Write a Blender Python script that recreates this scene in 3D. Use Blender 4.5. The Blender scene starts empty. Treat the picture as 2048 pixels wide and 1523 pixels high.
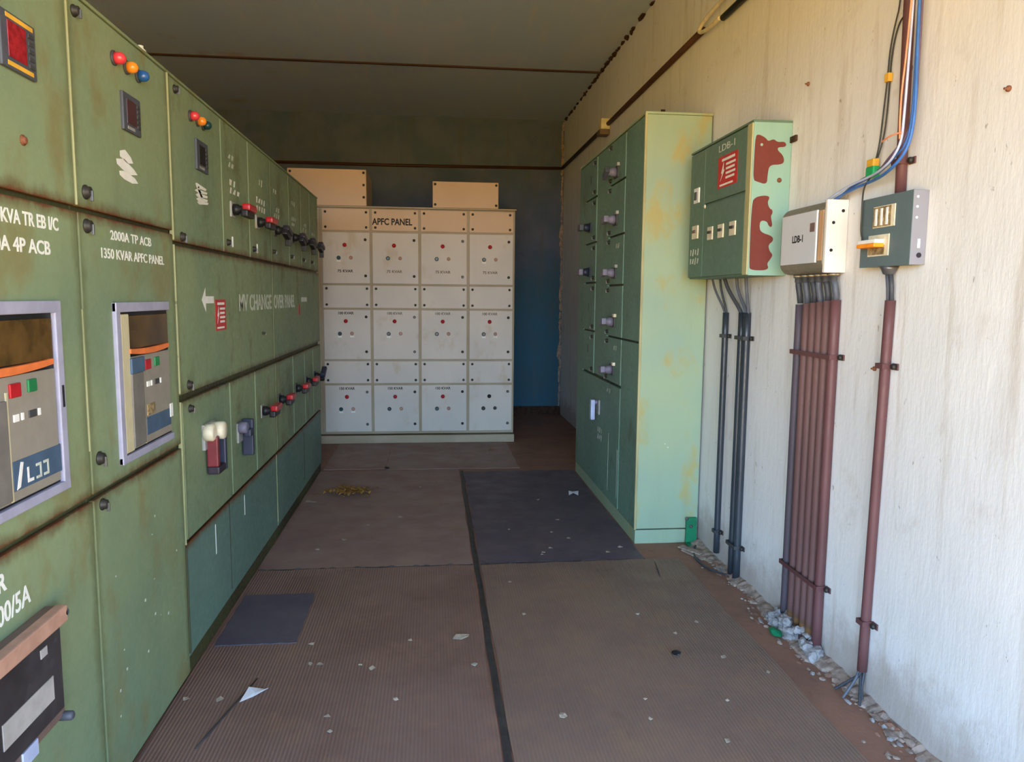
import bpy, bmesh, math, random
from mathutils import Vector, Matrix
R_ = random.Random(7)
scene = bpy.context.scene
COL = scene.collection

# ---------------------------------------------------------------- camera
def make_camera():
    f, pitch, yaw, roll = 1490.0, math.radians(6.43), math.radians(6.05), 0.009
    F = Vector((math.sin(yaw)*math.cos(pitch), math.cos(yaw)*math.cos(pitch), -math.sin(pitch)))
    R = Vector((math.cos(yaw), -math.sin(yaw), 0)); U = R.cross(F)
    c, s = math.cos(roll), math.sin(roll)
    R2 = R*c + U*s; U2 = U*c - R*s
    cd = bpy.data.cameras.new('camera'); cd.sensor_width = 36; cd.lens = f*36/2048
    cd.clip_start = 0.02
    cam = bpy.data.objects.new('camera', cd); COL.objects.link(cam)
    m = Matrix((R2, U2, -F)).transposed().to_4x4(); m.translation = (0, 0, 1.4)
    cam.matrix_world = m; scene.camera = cam
make_camera()

# ---------------------------------------------------------------- sky light and exposure
SKY_STRENGTH = 1.0
def make_world():
    w = bpy.data.worlds.new('daylight'); scene.world = w; w.use_nodes = True
    nt = w.node_tree; nt.nodes.clear()
    out = nt.nodes.new('ShaderNodeOutputWorld'); bg = nt.nodes.new('ShaderNodeBackground')
    tc = nt.nodes.new('ShaderNodeTexCoord'); sp = nt.nodes.new('ShaderNodeSeparateXYZ')
    mr = nt.nodes.new('ShaderNodeMapRange'); cr = nt.nodes.new('ShaderNodeValToRGB')
    mr.inputs['From Min'].default_value = -1; mr.inputs['From Max'].default_value = 1
    e = cr.color_ramp.elements
    # outdoors: warm sunlit earth below the horizon, pale haze at it, blue sky above
    stops = [(0.0, (.60, .30, .03)), (0.36, (1.45, .86, .20)), (0.475, (2.0, 1.20, .24)), (0.515, (1.62, 2.32, 3.15)),
             (0.60, (1.00, 1.64, 2.42)), (0.68, (.36, .66, 1.16)), (1.0, (.18, .36, .74))]
    e[0].position = stops[0][0]; e[0].color = (*stops[0][1], 1)
    e[1].position = stops[-1][0]; e[1].color = (*stops[-1][1], 1)
    for p, c in stops[1:-1]:
        k = e.new(p); k.color = (*c, 1)
    L = nt.links.new
    L(tc.outputs['Generated'], sp.inputs[0]); L(sp.outputs['Z'], mr.inputs['Value'])
    L(mr.outputs['Result'], cr.inputs['Fac']); L(cr.outputs['Color'], bg.inputs['Color'])
    bg.inputs['Strength'].default_value = SKY_STRENGTH
    L(bg.outputs[0], out.inputs[0])
    w.cycles.sampling_method = 'MANUAL'; w.cycles.sample_map_resolution = 512
make_world()
scene.view_settings.view_transform = 'Standard'
scene.view_settings.look = 'None'
scene.view_settings.gamma = 1.0
scene.view_settings.use_curve_mapping = False
scene.view_settings.exposure = 2.62
scene.cycles.max_bounces = 10
scene.cycles.diffuse_bounces = 6
scene.cycles.use_denoising = True
scene.cycles.sample_clamp_indirect = 6

# ---------------------------------------------------------------- materials
def lin(c):
    return tuple((x/12.92 if x <= .04045 else ((x+.055)/1.055)**2.4) for x in (v/255 for v in c))

class NT:
    def __init__(self, name):
        self.m = bpy.data.materials.new(name); self.m.use_nodes = True
        self.t = self.m.node_tree; self.t.nodes.clear()
        self.out = self.n('ShaderNodeOutputMaterial'); self.b = self.n('ShaderNodeBsdfPrincipled')
        self.l(self.b.outputs[0], self.out.inputs[0])
        self.pos = self.n('ShaderNodeNewGeometry').outputs['Position']
    def n(self, ty): return self.t.nodes.new(ty)
    def l(self, a, b): self.t.links.new(a, b)
    def put(self, v, sock):
        if hasattr(v, 'is_linked') or hasattr(v, 'links'): self.l(v, sock)
        elif isinstance(v, (tuple, list)): sock.default_value = (*v[:3], 1) if len(sock.default_value) == 4 else v
        else: sock.default_value = v
    def noise(self, scale, detail=4, rough=.6, sx=1, sy=1, sz=1, off=0):
        mp = self.n('ShaderNodeMapping'); mp.inputs['Scale'].default_value = (sx, sy, sz)
        mp.inputs['Location'].default_value = (off, off*.7, off*1.3)
        self.l(self.pos, mp.inputs['Vector'])
        nz = self.n('ShaderNodeTexNoise'); nz.inputs['Scale'].default_value = scale
        nz.inputs['Detail'].default_value = detail; nz.inputs['Roughness'].default_value = rough
        self.l(mp.outputs[0], nz.inputs['Vector']); return nz.outputs['Fac']
    def ramp(self, v, a, b, lo=0., hi=1.):
        mr = self.n('ShaderNodeMapRange'); mr.interpolation_type = 'SMOOTHSTEP'
        self.put(v, mr.inputs['Value'])
        mr.inputs['From Min'].default_value = a; mr.inputs['From Max'].default_value = b
        mr.inputs['To Min'].default_value = lo; mr.inputs['To Max'].default_value = hi
        return mr.outputs['Result']
    def math(self, op, a, b=0.):
        m = self.n('ShaderNodeMath'); m.operation = op
        self.put(a, m.inputs[0]); self.put(b, m.inputs[1]); return m.outputs[0]
    def mix(self, fac, a, b, mode='MIX'):
        m = self.n('ShaderNodeMix'); m.data_type = 'RGBA'; m.blend_type = mode
        self.put(fac, m.inputs[0]); self.put(a, m.inputs[6]); self.put(b, m.inputs[7]); return m.outputs[2]
    def sep(self):
        s = self.n('ShaderNodeSeparateXYZ'); self.l(self.pos, s.inputs[0]); return s.outputs
    def bump(self, h, strength=.3, dist=.004):
        b = self.n('ShaderNodeBump'); b.inputs['Strength'].default_value = strength
        b.inputs['Distance'].default_value = dist
        self.put(h, b.inputs['Height']); self.l(b.outputs[0], self.b.inputs['Normal'])
    def done(self, color, rough=.6, metal=0., spec=.35):
        self.put(color, self.b.inputs['Base Color']); self.put(rough, self.b.inputs['Roughness'])
        self.b.inputs['Metallic'].default_value = metal
        self.b.inputs['Specular IOR Level'].default_value = spec
        return self.m

RUST = lin((104, 58, 34)); DKRUST = lin((52, 32, 24))
def plain(name, c, rough=.55, metal=0., spec=.35, var=.12, scale=18):
    t = NT(name); c = lin(c)
    n = t.noise(scale, 3)
    a = tuple(x*(1-var) for x in c); b = tuple(min(1, x*(1+var)) for x in c)
    return t.done(t.mix(t.ramp(n, .3, .7), a, b), rough, metal, spec)

def painted(name, c, c2, seams=(), spots=.5, rustcol=RUST, rough=.5, streak=.35, stain=None, spec=.3, ygaps=(), wear=(.56, .72, .55)):
    """brush-painted steel: tone drift, vertical streaks, rust specks, rust bleeding along the seams"""
    t = NT(name); c, c2 = lin(c), lin(c2)
    big = t.noise(1.7, 3, .55); st = t.noise(9, 4, .6, 1, 1, .12)
    col = t.mix(t.ramp(big, .35, .68), c, c2)
    dark = tuple(x*.72 for x in c)
    col = t.mix(t.math('MULTIPLY', t.ramp(st, .5, .78), streak), col, dark)
    if stain:
        sn = t.noise(5.5, 5, .65, 1, 1, .6, 3)
        col = t.mix(t.math('MULTIPLY', t.ramp(sn, wear[0], wear[1]), wear[2]), col, lin(stain))
    fine = t.noise(42, 5, .7, off=5)
    z = t.sep()
    nz = t.noise(16, 5, .7, 1, 1, .6, 9)
    for s in seams:
        d = t.math('ABSOLUTE', t.math('SUBTRACT', z[2], s))
        wob = t.math('MULTIPLY', nz, .055)
        col = t.mix(t.math('MULTIPLY', t.ramp(t.math('SUBTRACT', d, wob), -.022, .012, 1, 0), .75), col, lin((92, 70, 42)))
        col = t.mix(t.ramp(t.math('SUBTRACT', d, t.math('MULTIPLY', nz, .03)), -.009, .0, .9, 0), col, rustcol)
    for s in ygaps:
        d = t.math('ABSOLUTE', t.math('SUBTRACT', z[1], s))
        col = t.mix(t.math('MULTIPLY', t.ramp(t.math('SUBTRACT', d, t.math('MULTIPLY', nz, .07)), -.03, .012, 1, 0), .5), col, lin((84, 84, 44)))
    col = t.mix(t.math('MULTIPLY', t.ramp(fine, .715, .75), spots), col, rustcol)
    pale = t.noise(60, 4, .7, off=31)
    col = t.mix(t.math('MULTIPLY', t.ramp(pale, .745, .77), spots*.5), col, tuple(min(1, x*1.9+.05) for x in c))
    t.bump(t.noise(2.2, 3, .5, off=4), .25, .02)
    return t.done(col, t.ramp(fine, .3, .7, rough-.06, rough+.14), 0., spec)

M = {}
GREEN, GREEN2 = (132, 147, 110), (116, 136, 108)
M['green_bay'] = painted('olive_green_paint', GREEN, GREEN2, (.865, 1.61), .55, ygaps=(2.01, 2.71), stain=(126, 116, 72), wear=(.5, .7, .65))
M['green_change'] = painted('olive_green_changeover_paint', GREEN, GREEN2, (1.03, 1.575), .5, ygaps=(2.71, 4.295), stain=(96, 92, 58), wear=(.52, .7, .7))
M['green_lower'] = painted('blue_green_kick_paint', (104, 132, 118), (96, 122, 112), (.5,), .5)
M['green_body'] = painted('rusty_green_frame', (70, 72, 44), (58, 52, 36), (), .9, rustcol=DKRUST)
M['edge'] = painted('worn_lit_edge_paint', (158, 160, 118), (124, 132, 92), (), .9)  # worn paint, made paler to paint in daylight caught by door edges
M['edge_cream'] = painted('worn_cream_edge', (178, 172, 128), (150, 142, 98), (), 1.0)
M['rustgap'] = plain('rusted_seam', (58, 38, 26), .85, var=.5, scale=30)
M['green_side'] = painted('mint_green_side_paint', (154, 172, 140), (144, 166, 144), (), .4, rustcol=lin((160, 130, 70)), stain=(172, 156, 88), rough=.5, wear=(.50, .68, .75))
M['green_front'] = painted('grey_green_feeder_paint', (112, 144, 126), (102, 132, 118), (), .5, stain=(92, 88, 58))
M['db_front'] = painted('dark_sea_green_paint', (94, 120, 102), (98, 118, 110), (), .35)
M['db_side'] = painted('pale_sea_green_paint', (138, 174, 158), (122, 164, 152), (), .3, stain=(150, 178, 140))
M['primer'] = painted('maroon_primer', (112, 54, 46), (92, 44, 40), (), .4, rough=.75)
M['cream'] = painted('cream_enamel', (204, 195, 184), (194, 187, 178), (), .25, rustcol=lin((120, 86, 56)), rough=.42, streak=.12, stain=(180, 160, 126))
M['cream_frame'] = painted('dusty_cream_frame', (170, 156, 132), (154, 138, 112), (), .6, rustcol=lin((110, 78, 50)), rough=.5, streak=.3)
M['box_peach'] = painted('peach_cream_enamel', (206, 178, 148), (198, 168, 138), (), .15, rough=.45, streak=.1)
M['gapbrown'] = plain('brown_gap', (96, 78, 60), .8, var=.3)
M['ldb_white'] = painted('light_grey_powder_coat', (204, 206, 208), (196, 200, 206), (), .12, rustcol=lin((170, 140, 110)), rough=.4, streak=.1)
M['ldb_rim'] = painted('grey_brown_rim', (126, 120, 104), (112, 108, 96), (), .3)
M['ldb_side'] = painted('chipped_white_side', (230, 226, 222), (216, 206, 194), (), .7, rustcol=lin((150, 100, 56)), rough=.6, stain=(206, 168, 128))
M['rustpeach'] = painted('rust_stained_cream', (214, 180, 142), (176, 126, 84), (), 1.0, rustcol=lin((110, 70, 44)), rough=.7, streak=.5, stain=(150, 100, 62))
M['meter_face'] = painted('slate_grey_enamel', (98, 114, 116), (90, 106, 110), (), .15, rough=.45, streak=.15)
M['meter_side'] = painted('light_slate_side', (136, 136, 144), (128, 130, 138), (), .3, rough=.5)
M['black'] = plain('black_plastic', (26, 26, 30), .45)
M['dark'] = plain('dark_grey_plastic', (62, 62, 64), .5)
M['dkgrey'] = plain('dark_blue_grey_plastic', (74, 78, 88), .5)
M['grey'] = plain('mid_grey_plastic', (150, 150, 146), .5)
M['alu'] = plain('lavender_grey_trim', (158, 158, 178), .45, var=.08)
M['acb_grey'] = plain('breaker_fascia_grey', (142, 136, 124), .5, var=.06)
M['acb_side'] = plain('breaker_side_grey', (112, 108, 102), .5)
M['acb_cream'] = plain('breaker_housing_cream', (196, 188, 152), .5, var=.06)
M['smoke'] = plain('smoked_brown_window', (84, 62, 30), .18, spec=.6, var=.45, scale=9)
M['orange'] = plain('orange_plastic', (222, 118, 62), .45)
M['red'] = plain('red_plastic', (168, 26, 36), .35)
M['red_dark'] = plain('dull_red_plastic', (112, 40, 46), .45)
M['redlamp'] = plain('red_lens', (200, 52, 62), .25, spec=.6)
M['amberlamp'] = plain('amber_lens', (224, 132, 30), .25, spec=.6)
M['bluelamp'] = plain('blue_lens', (32, 84, 150), .25, spec=.6)
M['darklamp'] = plain('dark_teal_lens', (20, 60, 66), .3)
M['greenbtn'] = plain('green_button', (34, 120, 70), .4)
M['display'] = plain('red_display_window', (150, 28, 40), .25, spec=.5, var=.3, scale=60)
M['displaydim'] = plain('dim_red_display', (78, 48, 50), .3, spec=.5)
M['yellow'] = plain('yellow_label', (222, 170, 60), .5)
M['label_blue'] = plain('slate_blue_label', (70, 92, 116), .5)
M['white'] = plain('white_paint', (228, 228, 222), .6, var=.05)
M['offwhite'] = plain('faded_white_paint', (190, 196, 182), .7, var=.15)
M['ivory'] = plain('ivory_plastic', (216, 206, 180), .5)
M['ink'] = plain('black_stencil_ink', (40, 38, 40), .7)
M['inkfade'] = plain('faded_stencil_ink', (110, 98, 86), .7)
M['sticker'] = plain('red_sticker', (186, 50, 52), .5)
M['steel'] = plain('dull_steel', (104, 104, 106), .4, .6)
M['darksteel'] = plain('dark_bolt_steel', (58, 56, 52), .5, .5)
M['rustbolt'] = plain('rusty_bolt', (120, 74, 50), .7)
M['navy'] = plain('navy_blue_plastic', (44, 50, 70), .45)
M['purpleblack'] = plain('purple_black_plastic', (44, 36, 48), .45)
M['lilac'] = plain('lilac_grey_knob', (116, 112, 132), .45)
M['glassdark'] = plain('dark_meter_glass', (56, 54, 56), .22, spec=.5, var=.3, scale=10)
M['pinkbrown'] = plain('dusty_pink_brown', (176, 136, 116), .6)
M['brownframe'] = plain('brown_plastic_frame', (112, 92, 84), .5)
M['platelabel'] = plain('grey_label_plate', (168, 164, 160), .5)
M['pipe_grey'] = painted('greyed_pipe_paint', (82, 72, 80), (74, 66, 72), (), .3, rough=.5, streak=.3, rustcol=lin((80, 50, 40)))
M['pipe'] = painted('maroon_pipe_paint', (100, 66, 66), (90, 58, 58), (), .3, rough=.45, streak=.2, rustcol=lin((80, 50, 40)))
M['pipe_rusty'] = painted('brown_pipe_paint', (108, 78, 74), (98, 70, 68), (.08,), .5, rough=.5, streak=.3, rustcol=lin((120, 84, 54)))
M['pipe_black'] = painted('black_pipe_paint', (40, 46, 54), (50, 58, 66), (), .3, rough=.35, streak=.2, rustcol=lin((90, 96, 104)), spec=.5)
M['conduit'] = painted('dark_brown_conduit', (74, 46, 34), (58, 36, 28), (), .4)
M['cable'] = plain('grey_cable_sheath', (84, 88, 98), .5)
M['cable_dk'] = plain('dark_cable_sheath', (62, 64, 70), .5)
M['wire_blue'] = plain('blue_wire', (56, 104, 176), .45)
M['wire_pale'] = plain('pale_blue_wire', (176, 188, 220), .45)
M['wire_orange'] = plain('orange_wire', (224, 142, 104), .45)
M['wire_purple'] = plain('dusty_purple_wire', (112, 92, 116), .45)
M['wire_black'] = plain('black_wire', (52, 50, 44), .5)
M['bright_green'] = plain('bright_green_plastic', (40, 160, 92), .45)
M['emerald'] = plain('emerald_green_paint', (16, 112, 74), .5)
M['bright_orange'] = plain('bright_orange_plastic', (244, 146, 32), .4)
M['brass'] = plain('brass_terminals', (168, 146, 104), .4, .3, var=.5, scale=70)
M['paper'] = plain('white_paper', (206, 206, 212), .7, var=.06)
M['chip'] = plain('pale_paint_chip', (176, 164, 148), .8, var=.25)
M['leafdry'] = plain('dry_leaf', (140, 100, 44), .8, var=.55, scale=60)

def mat_wall(name, c, c2, stain, streaks=.5, dots=.6):
    t = NT(name)
    col = t.mix(t.ramp(t.noise(1.1, 4, .6), .35, .65), lin(c), lin(c2))
    vs = t.noise(13, 5, .65, .5, 1, .09)
    col = t.mix(t.math('MULTIPLY', t.ramp(vs, .52, .75), streaks), col, lin(stain))
    blot = t.noise(3.2, 6, .7, off=3)
    col = t.mix(t.math('MULTIPLY', t.ramp(blot, .58, .75), .45), col, lin(stain))
    dot = t.noise(24, 4, .75, 1, 1, .55, 8)
    col = t.mix(t.math('MULTIPLY', t.ramp(dot, .655, .72), dots), col, tuple(x*.45 for x in lin(stain)))
    z = t.sep()
    dm = t.math('ADD', z[2], t.math('MULTIPLY', t.noise(7, 5, .7, off=2), -.35))
    col = t.mix(t.math('MULTIPLY', t.ramp(dm, -.12, .12, 1, 0), .6), col, lin((150, 128, 112)))
    t.bump(t.math('ADD', t.noise(30, 5, .7, 1, 1, .25), t.math('MULTIPLY', t.noise(4, 4, .6), 2.)), .35, .006)
    return t.done(col, .85, 0, .2)
M['wall'] = mat_wall('limewashed_plaster', (216, 215, 213), (224, 223, 220), (184, 174, 160), .6, .7)
def mat_back():
    t = NT('dark_teal_sheet')
    z = t.sep()
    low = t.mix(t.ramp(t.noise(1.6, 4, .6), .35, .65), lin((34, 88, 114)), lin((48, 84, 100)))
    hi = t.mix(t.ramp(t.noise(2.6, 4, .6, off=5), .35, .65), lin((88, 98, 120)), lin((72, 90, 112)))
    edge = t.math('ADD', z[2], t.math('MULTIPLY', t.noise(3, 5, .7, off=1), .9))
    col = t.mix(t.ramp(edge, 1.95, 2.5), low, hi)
    col = t.mix(t.math('MULTIPLY', t.ramp(t.noise(11, 5, .65, 1, 1, .12), .5, .75), .5), col, lin((84, 84, 78)))
    col = t.mix(t.math('MULTIPLY', t.ramp(t.noise(9, 6, .75, off=6), .66, .72), .6), col, lin((44, 34, 30)))
    t.bump(t.noise(6, 4), .3, .01)
    return t.done(col, .6, 0, .3)
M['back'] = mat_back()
def mat_ceiling():
    t = NT('grey_green_painted_roof_sheet')
    col = t.mix(t.ramp(t.noise(1.3, 4, .6), .35, .65), lin((172, 190, 212)), lin((182, 192, 208)))
    col = t.mix(t.math('MULTIPLY', t.ramp(t.noise(9, 5, .65, 1, .12, 1), .48, .75), .5), col, lin((200, 196, 192)))
    col = t.mix(t.math('MULTIPLY', t.ramp(t.noise(2.1, 3, .5, off=7), .66, .76), .4), col, lin((170, 120, 84)))
    t.bump(t.noise(5, 4), .2, .01)
    return t.done(col, .6, 0, .3)
M['ceiling'] = mat_ceiling()
def mat_floor():
    t = NT('red_oxide_cement')
    col = t.mix(t.ramp(t.noise(3, 5, .65), .35, .65), lin((146, 108, 90)), lin((126, 96, 82)))
    col = t.mix(t.math('MULTIPLY', t.ramp(t.noise(14, 6, .7, off=3), .56, .72), .6), col, lin((96, 78, 68)))
    col = t.mix(t.math('MULTIPLY', t.ramp(t.noise(50, 5, .7, off=8), .68, .74), .6), col, lin((170, 146, 128)))
    t.bump(t.noise(25, 5, .7), .4, .004)
    return t.done(col, .7, 0, .3)
M['floor'] = mat_floor()
def mat_mat(name, c, c2, dust, ribs=True, dustamt=.5):
    t = NT(name)
    col = t.mix(t.ramp(t.noise(2.3, 5, .65), .35, .65), lin(c), lin(c2))
    col = t.mix(t.math('MULTIPLY', t.ramp(t.noise(4.2, 6, .7, off=4), .5, .72), dustamt), col, lin(dust))
    sm = t.noise(5, 5, .7, 1, .5, 1, 11)
    col = t.mix(t.math('MULTIPLY', t.ramp(sm, .6, .74), .45), col, tuple(x*.55 for x in lin(c)))
    dt = t.noise(70, 4, .7, off=2)
    col = t.mix(t.math('MULTIPLY', t.ramp(dt, .70, .76), .5), col, lin((190, 176, 158)))
    if ribs:
        z = t.sep()
        rib = t.math('SINE', t.math('MULTIPLY', z[0], 2*math.pi/.0125))
        col = t.mix(t.math('MULTIPLY', t.ramp(rib, -.9, .2, 1, 0), .17), col, tuple(x*.45 for x in lin(c)))
        t.bump(rib, .3, .003)
    else:
        t.bump(t.noise(40, 4), .2, .002)
    return t.done(col, t.ramp(t.noise(6, 4, off=1), .3, .7, .5, .75), 0, .3)
M['mat_brown'] = mat_mat('dusty_ribbed_rubber', (134, 108, 98), (124, 98, 88), (146, 116, 96))
M['mat_tan'] = mat_mat('tan_ribbed_rubber', (134, 112, 98), (124, 104, 94), (148, 118, 92))
M['mat_back'] = mat_mat('brown_rubber', (146, 124, 116), (136, 112, 106), (158, 130, 112), False)
M['mat_dark'] = mat_mat('charcoal_rubber', (98, 88, 96), (88, 80, 90), (116, 102, 100), False, .35)
M['mat_slate'] = mat_mat('slate_rubber_tile', (90, 85, 94), (80, 76, 88), (110, 98, 98), False, .4)
M['joint'] = plain('black_rubber_strip', (58, 54, 54), .6, var=.3)
M['mortar'] = plain('crumbled_mortar', (150, 132, 120), .9, var=.35, scale=40)
M['cementwhite'] = plain('pale_cement', (146, 142, 142), .9, var=.2, scale=30)

# ---------------------------------------------------------------- mesh helpers
class Fr:
    def __init__(s, o, u, v, n): s.o, s.u, s.v, s.n = Vector(o), Vector(u), Vector(v), Vector(n)
    def p(s, u, v, n=0.): return s.o + s.u*u + s.v*v + s.n*n
    def at(s, u, v, n=0.): return Fr(s.p(u, v, n), s.u, s.v, s.n)
    def rot(s, a):
        c, si = math.cos(a), math.sin(a)
        return Fr(s.o, s.u*c + s.v*si, s.v*c - s.u*si, s.n)
WORLD = Fr((0, 0, 0), (1, 0, 0), (0, 1, 0), (0, 0, 1))

class MB:
    def __init__(s): s.bm = bmesh.new(); s.mats = []
    def mi(s, m):
        if m not in s.mats: s.mats.append(m)
        return s.mats.index(m)
    def box(s, fr, u0, u1, v0, v1, n0, n1, m, bev=0.):
        i = s.mi(m)
        vs = [s.bm.verts.new(fr.p(u, v, n)) for u in (u0, u1) for v in (v0, v1) for n in (n0, n1)]
        fs = [s.bm.faces.new([vs[k] for k in q]) for q in ((0, 1, 3, 2), (4, 6, 7, 5), (0, 4, 5, 1), (2, 3, 7, 6), (0, 2, 6, 4), (1, 5, 7, 3))]
        for f in fs: f.material_index = i
        if bev:
            es = list({e for f in fs for e in f.edges})
            r = bmesh.ops.bevel(s.bm, geom=es, offset=bev, segments=2, affect='EDGES', profile=.6)
            for f in r['faces']: f.material_index = i
        return s
    def wbox(s, x0, x1, y0, y1, z0, z1, m, bev=0.): return s.box(WORLD, x0, x1, y0, y1, z0, z1, m, bev)
    def lathe(s, fr, u, v, prof, m, seg=20):
        """prof: (radius, n) pairs along the frame normal"""
        i = s.mi(m); rings = []
        for r, n in prof:
            if r <= 1e-6: rings.append([s.bm.verts.new(fr.p(u, v, n))])
            else: rings.append([s.bm.verts.new(fr.p(u + r*math.cos(2*math.pi*k/seg), v + r*math.sin(2*math.pi*k/seg), n)) for k in range(seg)])
        for a, b in zip(rings, rings[1:]):
            for k in range(seg):
                k2 = (k+1) % seg
                if len(a) == 1 and len(b) == 1: continue
                if len(a) == 1: f = [a[0], b[k2], b[k]] if 0 else [a[0], b[k], b[k2]]
                elif len(b) == 1: f = [a[k], a[k2], b[0]]
                else: f = [a[k], a[k2], b[k2], b[k]]
                ff = s.bm.faces.new(f); ff.material_index = i; ff.smooth = True
        for rg in (rings[0], rings[-1]):
            if len(rg) > 1:
                ff = s.bm.faces.new(rg); ff.material_index = i
        return s
    def cyl(s, fr, u, v, r, n0, n1, m, seg=20, bev=.0):
        if bev: return s.lathe(fr, u, v, [(r, n0), (r, n1-bev), (r-bev, n1)], m, seg)
        return s.lathe(fr, u, v, [(r, n0), (r, n1)], m, seg)
    def prism(s, fr, poly, n0, n1, m):
        i = s.mi(m)
        a = [s.bm.verts.new(fr.p(x, y, n0)) for x, y in poly]; b = [s.bm.verts.new(fr.p(x, y, n1)) for x, y in poly]
        fs = [s.bm.faces.new(a[::-1]), s.bm.faces.new(b)]
        L = len(poly)
        for k in range(L): fs.append(s.bm.faces.new([a[k], a[(k+1) % L], b[(k+1) % L], b[k]]))
        for f in fs: f.material_index = i
        return s
    def tube(s, pts, r, m, seg=10, caps=True):
        i = s.mi(m); pts = [Vector(p) for p in pts]; rings = []
        t0 = (pts[1]-pts[0]).normalized()
        ref = Vector((0, 0, 1)) if abs(t0.z) < .9 else Vector((1, 0, 0))
        x = t0.cross(ref).normalized()
        for k, p in enumerate(pts):
            t = (pts[min(k+1, len(pts)-1)] - pts[max(k-1, 0)]).normalized()
            x = (x - t*x.dot(t)).normalized(); y = t.cross(x)
            rr = r[k] if isinstance(r, (list, tuple)) else r
            rings.append([s.bm.verts.new(p + x*rr*math.cos(2*math.pi*j/seg) + y*rr*math.sin(2*math.pi*j/seg)) for j in range(seg)])
        for a, b in zip(rings, rings[1:]):
            for j in range(seg):
                f = s.bm.faces.new([a[j], a[(j+1) % seg], b[(j+1) % seg], b[j]]); f.material_index = i; f.smooth = True
        if caps:
            for rg in (rings[0][::-1], rings[-1]):
                f = s.bm.faces.new(rg); f.material_index = i
        return s
    def lump(s, c, rx, ry, rz, m, rnd=.3, sub=1):
        i = s.mi(m)
        r = bmesh.ops.create_icosphere(s.bm, subdivisions=sub, radius=1)
        for v in r['verts']:
            k = 1 + R_.uniform(-rnd, rnd)
            v.co = Vector((c[0] + v.co.x*rx*k, c[1] + v.co.y*ry*k, c[2] + v.co.z*rz*k))
        for f in {f for v in r['verts'] for f in v.link_faces}: f.material_index = i
        return s
    def build(s, name, parent=None):
        bmesh.ops.recalc_face_normals(s.bm, faces=s.bm.faces)
        off = Vector((0, 0, 0)); p = parent
        while p: off += p.location; p = p.parent
        for v in s.bm.verts: v.co -= off
        me = bpy.data.meshes.new(name); s.bm.to_mesh(me); s.bm.free()
        for m in s.mats: me.materials.append(M[m])
        o = bpy.data.objects.new(name, me); COL.objects.link(o)
        if parent: o.parent = parent
        return o

def tag(o, label, cat, group=None, kind=None):
    o['label'] = label; o['category'] = cat
    if group: o['group'] = group
    if kind: o['kind'] = kind
    return o
def thing(name, label, cat, loc, group=None):
    o = bpy.data.objects.new(name, None); COL.objects.link(o); o.location = loc
    o.empty_display_size = .05
    return tag(o, label, cat, group)
def solo(mb, name, label, cat, group=None, kind=None):
    """a thing that is one mesh: origin moved to the middle of its base"""
    cs = [v.co for v in mb.bm.verts]
    lo = [min(c[k] for c in cs) for k in range(3)]; hi = [max(c[k] for c in cs) for k in range(3)]
    c = Vector(((lo[0]+hi[0])/2, (lo[1]+hi[1])/2, lo[2]))
    for v in mb.bm.verts: v.co -= c
    o = mb.build(name); o.location = c
    return tag(o, label, cat, group, kind)
def struct(mb, name):
    o = mb.build(name); o['kind'] = 'structure'; return o

def text(parent, fr, s, u0, u1, v0, v1, m, off=.015, thick=.0006, name='lettering', skew=0.):
    """one painted line of lettering filling the rectangle u0..u1, v0..v1 of the frame"""
    cu = bpy.data.curves.new('line', 'FONT'); cu.body = s; cu.offset = off; cu.resolution_u = 3
    ob = bpy.data.objects.new('line', cu); COL.objects.link(ob)
    dg = bpy.context.evaluated_depsgraph_get()
    me = bpy.data.meshes.new_from_object(ob.evaluated_get(dg))
    bpy.data.objects.remove(ob); bpy.data.curves.remove(cu)
    xs = [v.co.x for v in me.vertices]; ys = [v.co.y for v in me.vertices]
    x0, x1, y0, y1 = min(xs), max(xs), min(ys), max(ys)
    mb = MB(); i = mb.mi(m)
    vs = []
    for v in me.vertices:
        a = (v.co.x-x0)/(x1-x0); b = (v.co.y-y0)/(y1-y0)
        vs.append((fr.p(u0 + a*(u1-u0), v0 + b*(v1-v0) + skew*a, thick), fr.p(u0 + a*(u1-u0), v0 + b*(v1-v0) + skew*a, -.0004)))
    top = [mb.bm.verts.new(p) for p, q in vs]
    for p in me.polygons:
        try: f = mb.bm.faces.new([top[k] for k in p.vertices]); f.material_index = i
        except ValueError: pass
    bpy.data.meshes.remove(me)
    r = bmesh.ops.extrude_face_region(mb.bm, geom=list(mb.bm.faces))
    dn = fr.n*(-(thick+.0004))
    for e in r['geom']:
        if isinstance(e, bmesh.types.BMVert): e.co += dn
    return mb.build(name, parent)

def strokes(parent, fr, u0, u1, v0, v1, rows, m, seed, name='lettering', n=6, th=.0006, fill=.75):
    """worn stencil writing too faded to read: short irregular strokes in rows"""
    r = random.Random(seed); mb = MB(); rh = (v1-v0)/rows
    for k in range(rows):
        y = v1 - (k+.5)*rh; x = u0; w = (u1-u0)/n
        for j in range(n):
            if r.random() < fill:
                h = rh*.36*r.uniform(.7, 1.1); ww = w*r.uniform(.25, .42); cx = x + w*.5; sk = w*r.uniform(-.15, .15)
                mb.prism(fr, [(cx-ww+sk, y-h), (cx+ww*.3, y-h*1.05), (cx+ww, y+h*.9), (cx-ww*.2-sk, y+h)], -.0003, th, m)
            x += w
    return mb.build(name, parent)

def bolt(mb, fr, u, v, r=.007, h=.006, m='darksteel', n0=0.):
    mb.lathe(fr, u, v, [(r*1.5, n0), (r*1.5, n0+h*.25), (r, n0+h*.3), (r, n0+h*.8), (r*.6, n0+h)], m, 10)

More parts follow.
